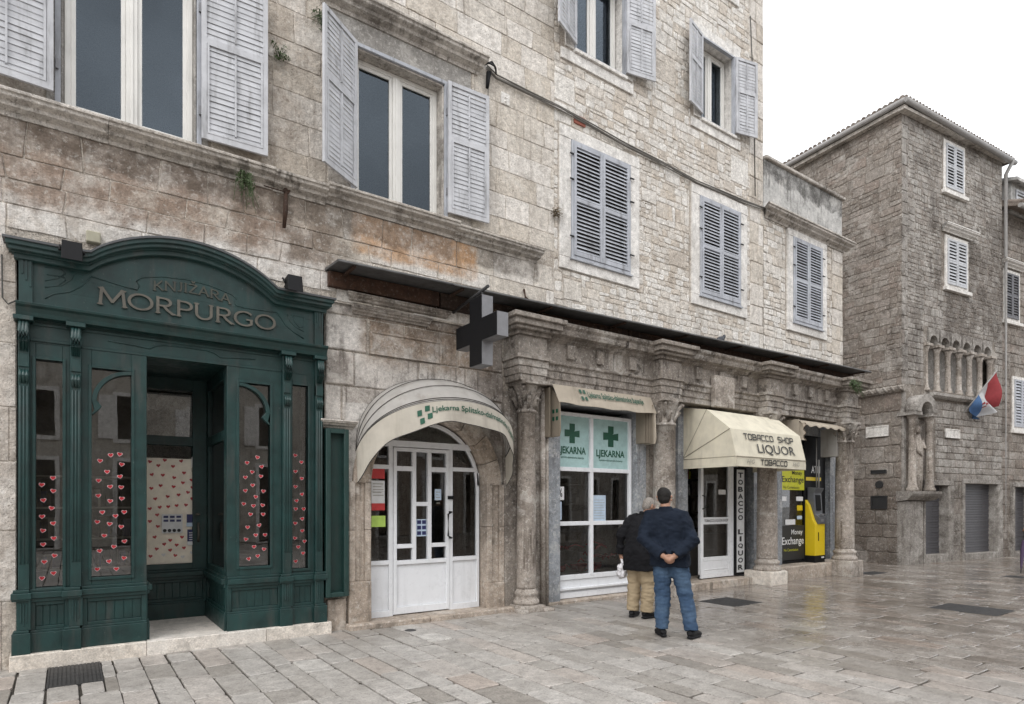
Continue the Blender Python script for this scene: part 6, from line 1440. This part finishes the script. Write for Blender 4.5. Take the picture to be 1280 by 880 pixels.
# ------------------------------------------------ opposite side of the square (seen in the glass)
def opp(name,lab,x0,x1,y,h,colr,seed,arch=False):
    O=thing(name,lab,'building',((x0+x1)/2,y,0)); rg=random.Random(seed)
    mb=MB(T=lambda a,d,z:(a,y-d,z)); wins=[]
    x=x0+1.2
    while x<x1-1.2:
        for z in (1.0,4.2,7.2,10.0):
            if z+2<h: wins.append((x,x+1.0,z+(.0 if z>2 else -1.0),z+1.7+(0 if z>2 else .6)))
        x+=rg.uniform(2.3,3)
    backing(mb,x0,x1,0,h,wins,0.,.3); mb.box(x0,x1,6,6.2,0,h); mb.box(x0,x0+.2,.3,6,0,h); mb.box(x1-.2,x1,.3,6,0,h); mb.box(x0,x1,1.5,1.6,0,h); mb.build('wall',stone('opposite stone '+name+str(seed),[colr],dirt=.6,streak=.4),O,recalc=False)
    q=MB(T=lambda a,d,z:(a,y-d,z)); 
    for w_ in wins: frame_box(q,w_[0]-.15,w_[1]+.15,w_[2]-.15,w_[3]+.15,.15,-.05,.1); q.box(w_[0]-.6,w_[0]-.15,-.06,-.02,w_[2],w_[3]) if w_[2]>3 else None
    q.build('window',M['trim'],O)
    r=MB(T=lambda a,d,z:(a,y-d,z)); r.hexa([(x0-.4,-.5,h),(x1+.4,-.5,h),(x1+.4,6.5,h),(x0-.4,6.5,h)],[(x0+1,2.8,h+1.9),(x1-1,2.8,h+1.9),(x1-1,3.2,h+1.9),(x0+1,3.2,h+1.9)]); rf=r.build('roof',M['tile'],O)
    c=MB(T=lambda a,d,z:(a,y-d,z)); cx=x0+(x1-x0)*.4; c.box(cx,cx+.7,2.4,3.1,h+1,h+2.9); c.build('chimney',M['tower'],rf)
opp('opposite_house','stone house with chimney across the square, seen only in reflections',-14,-3,-22,6.6,c3(.40,.34,.28),1)
opp('opposite_house','pale tall house across the square, seen only in reflections',-2.6,9,-21,11.5,c3(.5,.46,.4),2)
opp('opposite_house','brown house at the far side of the square, seen only in reflections',9.4,24,-22,12.5,c3(.38,.31,.25),3)
opp('opposite_house','grey long house closing the square, seen only in reflections',24.5,46,-23,12.5,c3(.42,.38,.33),4)
# ================================================================ PEOPLE
def remesh(mb,voxel,smooth=4,name='tmp'):
    o=mb.build(name,M['skin'],None); md=o.modifiers.new('r','REMESH'); md.mode='VOXEL'; md.voxel_size=voxel; md.use_smooth_shade=True
    if smooth: s=o.modifiers.new('s','SMOOTH'); s.iterations=smooth; s.factor=.5
    dg=bpy.context.evaluated_depsgraph_get(); dg.update(); me=bpy.data.meshes.new_from_object(o.evaluated_get(dg)); bpy.data.objects.remove(o); return me
def fold(me,amp,fx,fz,seed=0):
    me.update(); 
    ns=[v.normal.copy() for v in me.vertices]
    for v,n in zip(me.vertices,ns):
        c=v.co; d=noise.noise(Vector((c.x*fx+seed,c.y*fx,c.z*fz)))+.5*noise.noise(Vector((c.x*fx*2.1,c.y*fx*2.1+seed,c.z*fz*2.3))); v.co=c+n*d*amp
def finish(me,name,mat,parent,T,ofs):
    o_=org(parent)
    for v in me.vertices: p=T(v.co); v.co=Vector(p)-o_
    me.materials.clear(); me.materials.append(mat); me.name=name
    for p in me.polygons: p.use_smooth=True
    ob=bpy.data.objects.new(name,me); COL.objects.link(ob); ob.parent=parent; return ob
def fabric(name,c,var=.12,scale=5):
    n=N(name); col=n.mix(1.,c,n.mr(n.noise(scale,6,.6),.3,.7,1-var,1+var,False),'MULTIPLY'); col=n.mix(1.,col,n.mr(n.noise(240,2),.3,.7,.9,1.1,False),'MULTIPLY'); return n.done(col,.9,n.bump(n.noise(300,2),.2,.001),spec=.2)
def hairm(name,c):
    n=N(name); v=n.mr(n.noise(160,3,.7,stretch=(1,1,.25)),.35,.65,.45,1.7,False); return n.done(n.mix(1.,c,v,'MULTIPLY'),.75,n.bump(n.noise(160,3,.7,stretch=(1,1,.25)),.8,.004),spec=.3)
def denim():
    n=N('blue denim'); col=n.mix(n.mr(n.noise(4,5,.6),.35,.65),c3(.035,.062,.11),c3(.065,.105,.165)); col=n.mix(1.,col,n.mr(n.noise(120,2,stretch=None),.3,.7,.85,1.15,False),'MULTIPLY'); return n.done(col,.9,n.bump(n.noise(200,2),.3,.001),spec=.15)
def person(loc,face,scale,label,p):
    X,Y_=loc; O=thing('person',label,'person',(X,Y_,0)); ca,sa=math.cos(face),math.sin(face)
    lean=p.get('lean',0)
    def T(v): x,y,z=(v[0]-lean*v[2])*scale,v[1]*scale,v[2]*scale; return (X+x*ca-y*sa,Y_+x*sa+y*ca,z)
    J=p
    def limb(mb,pts,r,n=14): mb.tube(pts,r,n)
    def torso(mb,g,zlist):
        rings=[]; n=24
        for (cy,z,rx,ry) in zlist:
            rings.append([mb.V((( (rx+g)*math.copysign(abs(math.cos(2*math.pi*k/n))**.85,math.cos(2*math.pi*k/n))),cy+(ry+g)*math.copysign(abs(math.sin(2*math.pi*k/n))**.85,math.sin(2*math.pi*k/n)),z)) for k in range(n)])
        for a,b in zip(rings,rings[1:]):
            for k in range(n): j=(k+1)%n; mb.F([a[k],a[j],b[j],b[k]],True)
        mb.F(rings[0][::-1]); mb.F(rings[-1])
    def legs(mb,g,foot=True,extra=1):
        for s in (-1,1):
            h,k,a=J['hip'],J['knee'][s],J['ank'][s]
            limb(mb,[(s*h[0],h[1],h[2]+.05),(s*h[0],h[1],h[2]-.08),Vector((s*h[0],h[1],h[2])).lerp(Vector(k),.5),k,Vector(k).lerp(Vector(a),.35),Vector(k).lerp(Vector(a),.8),a],[.098+g,.102+g,.088+g,.066+g*extra,.066+g*extra,.045+g*1.5*extra,.044+g*1.6*extra])
    def arms(mb,g,cut=1.):
        for s in (-1,1):
            sh,el,wr=J['sh'][s],J['el'][s],J['wr'][s]
            sh,el,wr=Vector(sh),Vector(el),Vector(wr); e=el.lerp(wr,cut)
            inn=Vector((s*.08,sh.y,sh.z+.02))
            limb(mb,[inn,sh,sh.lerp(el,.3),el,el.lerp(wr,.5),e],[.06+g,.066+g,.058+g,.046+g,.042+g,.034+g*.9])
    # body (skin)
    b=MB(); torso(b,-.0,J['torso']); legs(b,-.0); arms(b,0.)
    nk,hd=Vector(J['neck']),Vector(J['head']); b.tube([nk+Vector((0,0,-.06)),nk,hd+Vector((0,-.02,-.06))],[.085,.062,.058],14)
    rot=J['hrot']; ro=lambda v:hd+rot@Vector(v)
    b.ell(hd+rot@Vector((0,-.005,.03)),(.077,.098,.095),20,14,rot); b.ell(ro((0,.03,-.04)),(.058,.062,.075),16,12,rot); b.tube([ro((0,.085,.03)),ro((0,.112,-.012)),ro((0,.1,-.03))],[.010,.017,.012],8)
    for s in (-1,1):
        b.tube([ro((s*.078,-.01,.035)),ro((s*.094,-.022,.02)),ro((s*.088,-.012,-.02)),ro((s*.078,.0,-.03))],[.010,.013,.011,.008],8)
        b.ell(ro((s*.03,.085,.03)),(.014,.01,.009),8,6); 
    b.ell(ro((0,.088,-.055)),(.024,.012,.009),10,6)
    # hands
    for s in (-1,1):
        wr=Vector(J['wr'][s]); hdir=Vector(J['hand'][s][0]).normalized(); hn=Vector(J['hand'][s][1]).normalized(); sd=hdir.cross(hn).normalized()*s
        pc=wr+hdir*.05; b.tube([wr-hdir*.02,wr+hdir*.02,wr+hdir*.06,wr+hdir*.095],[(.03,.024),(.036,.02),(.044,.018),(.042,.015)] if False else [.028,.029,.031,.026],12)
        for k in range(4):
            o_=(k-1.5)*.02; L=(.07,.08,.076,.06)[k]; base=wr+hdir*.085+sd*o_; c1=base+hdir*L*.45+hn*.012; c2=c1+hdir*L*.2+hn*L*.35*J['curl']; c3v=c2+hn*L*.3*J['curl']-hdir*L*.15
            b.tube([base-hdir*.03,base,c1,c2,c3v],[.011,.0105,.0095,.009,.0075],8)
        tb=wr+hdir*.02-sd*.026; b.tube([tb,tb+hdir*.03-sd*.022+hn*.01,tb+hdir*.06-sd*.024+hn*.028,tb+hdir*.075-sd*.01+hn*.034],[.013,.012,.0105,.009],8)
    finish(remesh(b,.0065,3),'body',M['skin'],O,T,0)
    # trousers
    b=MB(); torso(b,.012,[q for q in J['torso'] if q[1]<1.03]); legs(b,.017,extra=J.get('flare',1.2)); me=remesh(b,.011,5)
    fold(me,.012,7,16,3); fold(me,.006,16,38,7); finish(me,'trousers',J['mtr'],O,T,0)
    # jacket
    b=MB(); torso(b,.026,J['jacket']); arms(b,J.get('ag',.030),.95); nk=Vector(J['neck'])
    b.tube([nk+Vector((0,-.0,-.07)),nk+Vector((0,-.012,-.01)),nk+Vector((0,-.012,.035))],[.115,.085,.078],16); me=remesh(b,.010,5)
    fold(me,.014,8,10,9); fold(me,.006,22,30,4)
    from mathutils.bvhtree import BVHTree
    bv=BVHTree.FromPolygons([v.co.copy() for v in me.vertices],[tuple(q.vertices) for q in me.polygons]); sm=MB()
    def surf(pts,side=-1):
        o_=[]
        for x,z in pts:
            h=bv.ray_cast(Vector((x,side*1.5,z)),Vector((0,-side,0)))
            if h[0] is not None: o_.append(h[0]+Vector((0,side*.0015,0)))
        return o_
    tz=J['jacket'][-3][1]
    for pts in ([(-.19+.38*i/20,tz-.10+.012*math.sin(i*.16*math.pi/3.2)) for i in range(21)],[(.004*math.sin(i),tz-.10-.36*i/14) for i in range(15)],[(-.19+.38*i/20,J['jacket'][0][1]+.035) for i in range(21)]):
        q=surf(pts)
        if len(q)>3: sm.tube([T(p_) for p_ in q],.0022,5)
    sm.build('jacket_seam',J['mjk'],O)
    finish(me,'jacket',J['mjk'],O,T,0)
    # seams on jacket
    # shoes
    for s in (-1,1):
        a=Vector(J['ank'][s]); f=J['foot'][s]; d=Vector((math.sin(f)*1.0,math.cos(f),0)); b=MB()
        b.tube([Vector((a.x,a.y,.075))-d*.07,Vector((a.x,a.y,.06))-d*.04,Vector((a.x,a.y,.06))+d*.05,Vector((a.x,a.y,.048))+d*.13,Vector((a.x,a.y,.036))+d*.185,Vector((a.x,a.y,.03))+d*.20],[(.035,.03),(.044,.045),(.044,.045),(.050,.036),(.042,.026),(.02,.015)],12)
        b.tube([Vector((a.x,a.y,.02))-d*.09,Vector((a.x,a.y,.016))-d*.06,Vector((a.x,a.y,.016))+d*.14,Vector((a.x,a.y,.016))+d*.19],[(.025,.012),(.042,.016),(.052,.016),(.03,.014)],12)
        b.tube([Vector((a.x,a.y,.05)),Vector((a.x,a.y,.12))],[.045,.04],10)
        finish(remesh(b,.007,2),'shoe',M['black'],O,T,0)
    # hair
    b=MB(); b.ell(hd+rot@Vector((0,-.016,.042)),(.083,.100,.094),20,14,rot); b.ell(hd+rot@Vector((0,-.045,-.005)),(.072,.062,.075),16,12,rot); me=remesh(b,.008,2)
    # drop hair from the face area
    bm=bmesh.new(); bm.from_mesh(me); inv=rot.inverted(); dl=[]
    for v in bm.verts:
        q=inv@(v.co-hd)
        if q.y>.045 and q.z<.075: dl.append(v)
        elif J.get('bald') and q.z>.075 and q.y>-.05: dl.append(v)
    bmesh.ops.delete(bm,geom=dl,context='VERTS'); bm.to_mesh(me); bm.free(); fold(me,.004,60,60,2); finish(me,'hair',J['mhair'],O,T,0)
    return O,T
RX=lambda a:Matrix.Rotation(R(a),3,'X'); RZ=lambda a:Matrix.Rotation(R(a),3,'Z')
navy=fabric('navy jacket cloth',c3(.0085,.013,.023),.3,3); blk=fabric('black jacket cloth',c3(.0075,.0075,.009),.25,4); beige=fabric('beige trouser cloth',c3(.33,.26,.17),.12); 
m1=dict(torso=[(0,.86,.155,.115),(-.01,.97,.165,.12),(0,1.08,.15,.11),(.0,1.2,.155,.115),(0,1.34,.18,.115),(-.01,1.43,.165,.095),(-.01,1.49,.1,.07)],
  jacket=[(0,.85,.215,.15),(-.01,.97,.212,.15),(0,1.1,.208,.148),(0,1.25,.215,.145),(-.005,1.37,.222,.13),(-.01,1.44,.19,.105),(-.01,1.50,.12,.075)],
  hip=(.098,0,.90),knee={-1:(-.125,.02,.50),1:(.14,.03,.50)},ank={-1:(-.165,-.02,.09),1:(.165,-.03,.09)},foot={-1:R(-22),1:R(25)},
  sh={-1:(-.185,-.01,1.43),1:(.185,-.01,1.43)},el={-1:(-.285,-.12,1.17),1:(.285,-.12,1.17)},wr={-1:(-.06,-.25,.985),1:(.07,-.23,.985)},ag=.040,hand={-1:((.8,.05,-.6),(0,.5,.2)),1:((-.8,-.12,-.55),(0,.5,.2))},curl=.8,
  neck=(0,-.01,1.53),head=(.0,.02,1.66),hrot=RZ(-14)@RX(-8),mtr=denim(),mjk=navy,mhair=hairm('dark hair',c3(.010,.0085,.0075)),flare=1.5,lean=.085)
m1['ank'][1]=(.18,-.05,.09)
gx,gy=ground_at(846,796); face1=math.atan2(.64,.77)-math.pi/2-R(2)
M1,T1_=person((gx,gy),face1,1.035,'man in navy jacket and blue jeans with hands clasped behind his back',m1)
m2=dict(torso=[(0,.84,.155,.115),(-.01,.95,.16,.12),(.03,1.07,.15,.115),(.07,1.19,.155,.115),(.12,1.31,.175,.115),(.16,1.39,.16,.095),(.18,1.44,.1,.07)],
  jacket=[(0,.68,.205,.155),(-.0,.82,.205,.155),(.0,.95,.20,.155),(.03,1.08,.19,.145),(.07,1.21,.19,.14),(.11,1.32,.2,.13),(.15,1.40,.18,.11),(.18,1.45,.12,.08)],
  hip=(.085,0,.88),knee={-1:(-.10,.03,.48),1:(.11,.05,.48)},ank={-1:(-.10,-.01,.09),1:(.11,.02,.09)},foot={-1:R(-10),1:R(15)},
  sh={-1:(-.18,.12,1.38),1:(.18,.12,1.38)},el={-1:(-.30,-.03,1.14),1:(.27,.1,1.1)},wr={-1:(-.315,.02,.88),1:(.12,.28,1.0)},hand={-1:((.1,.25,-1),(.6,.6,0)),1:((-.5,.6,0),(0,.3,-.6))},curl=.9,
  neck=(0,.19,1.47),head=(0,.27,1.575),hrot=RZ(-20)@RX(-28),mtr=beige,mjk=blk,mhair=hairm('grey hair',c3(.20,.18,.16)),flare=1.7)
gx2,gy2=ground_at(799,772); face2=face1-R(25)
M2,T2_=person((gx2,gy2),face2,1.02,'grey haired man in black jacket and beige trousers leaning towards the window',m2)
# plastic bag in his left hand
w_=Vector(T2_((-.31,.05,.78))); BG=MB(); rg=random.Random(4)
BG.lathe([(.012,.13),(.03,.10),(.02,.05),(.06,.0),(.085,-.08),(.07,-.16),(.03,-.19)],(w_.x-.02,w_.y-.02,w_.z-.06),14); BG.lathe([(.01,.12),(.05,.11),(.06,.04),(.03,-.04)],(w_.x+.06,w_.y-.02,w_.z-.0),12)
me=remesh(BG,.01,2); fold(me,.03,16,16,5); fold(me,.012,45,45,1); bg_=bpy.data.objects.new('plastic_bag',me); COL.objects.link(bg_); me.materials.clear(); me.materials.append(plain('white plastic bag',c3(.62,.61,.63),.4)); tag(bg_,'crumpled white plastic bag held by the grey haired man','bag')
# third person at the right edge with folded umbrella
ux,uy=ground_at(1276,722)
m3=dict(m2); m3['mtr']=fabric('dark trousers',c3(.02,.02,.025)); m3['mjk']=fabric('grey blue coat',c3(.10,.11,.15),.1); m3['torso']=m1['torso']; m3['jacket']=m1['jacket']; m3.update(sh=m1['sh'],neck=m1['neck'],head=m1['head'],hrot=RZ(0)); m3['el']={-1:(-.33,-.05,1.18),1:(.28,0,1.15)}; m3['wr']={-1:(-.30,.16,1.08),1:(.26,.12,.95)}; m3['hand']={-1:((0,1,-.1),(.3,0,-.8)),1:((0,.2,-1),(-.5,.3,0))}
px_,py_=ground_at(1306,716)
M3,T3_=person((px_,py_),R(-40),.97,'passer by in grey blue coat cut off by the right edge, holding an umbrella',m3)
hand=Vector(T3_((-.30,.26,1.06)))
tip=Vector((ux,uy,.10)); topp=hand
UM=thing('folded_umbrella','folded purple umbrella pointing down at the right edge','umbrella',(ux,uy,0))
mb=MB(); mb.tube([tip.lerp(topp,t) for t in (.08,.16,.3,.5,.68,.74)],[.008,.02,.035,.045,.03,.015],12); mb.build('umbrella_cloth',plain('purple cloth',c3(.025,.008,.035),.7),UM); mb=MB(); mb.tube([tip,topp],.008,8); mb.tube([topp,topp+(topp-tip).normalized()*.08],.014,8); mb.build('shaft',M['black'],UM)
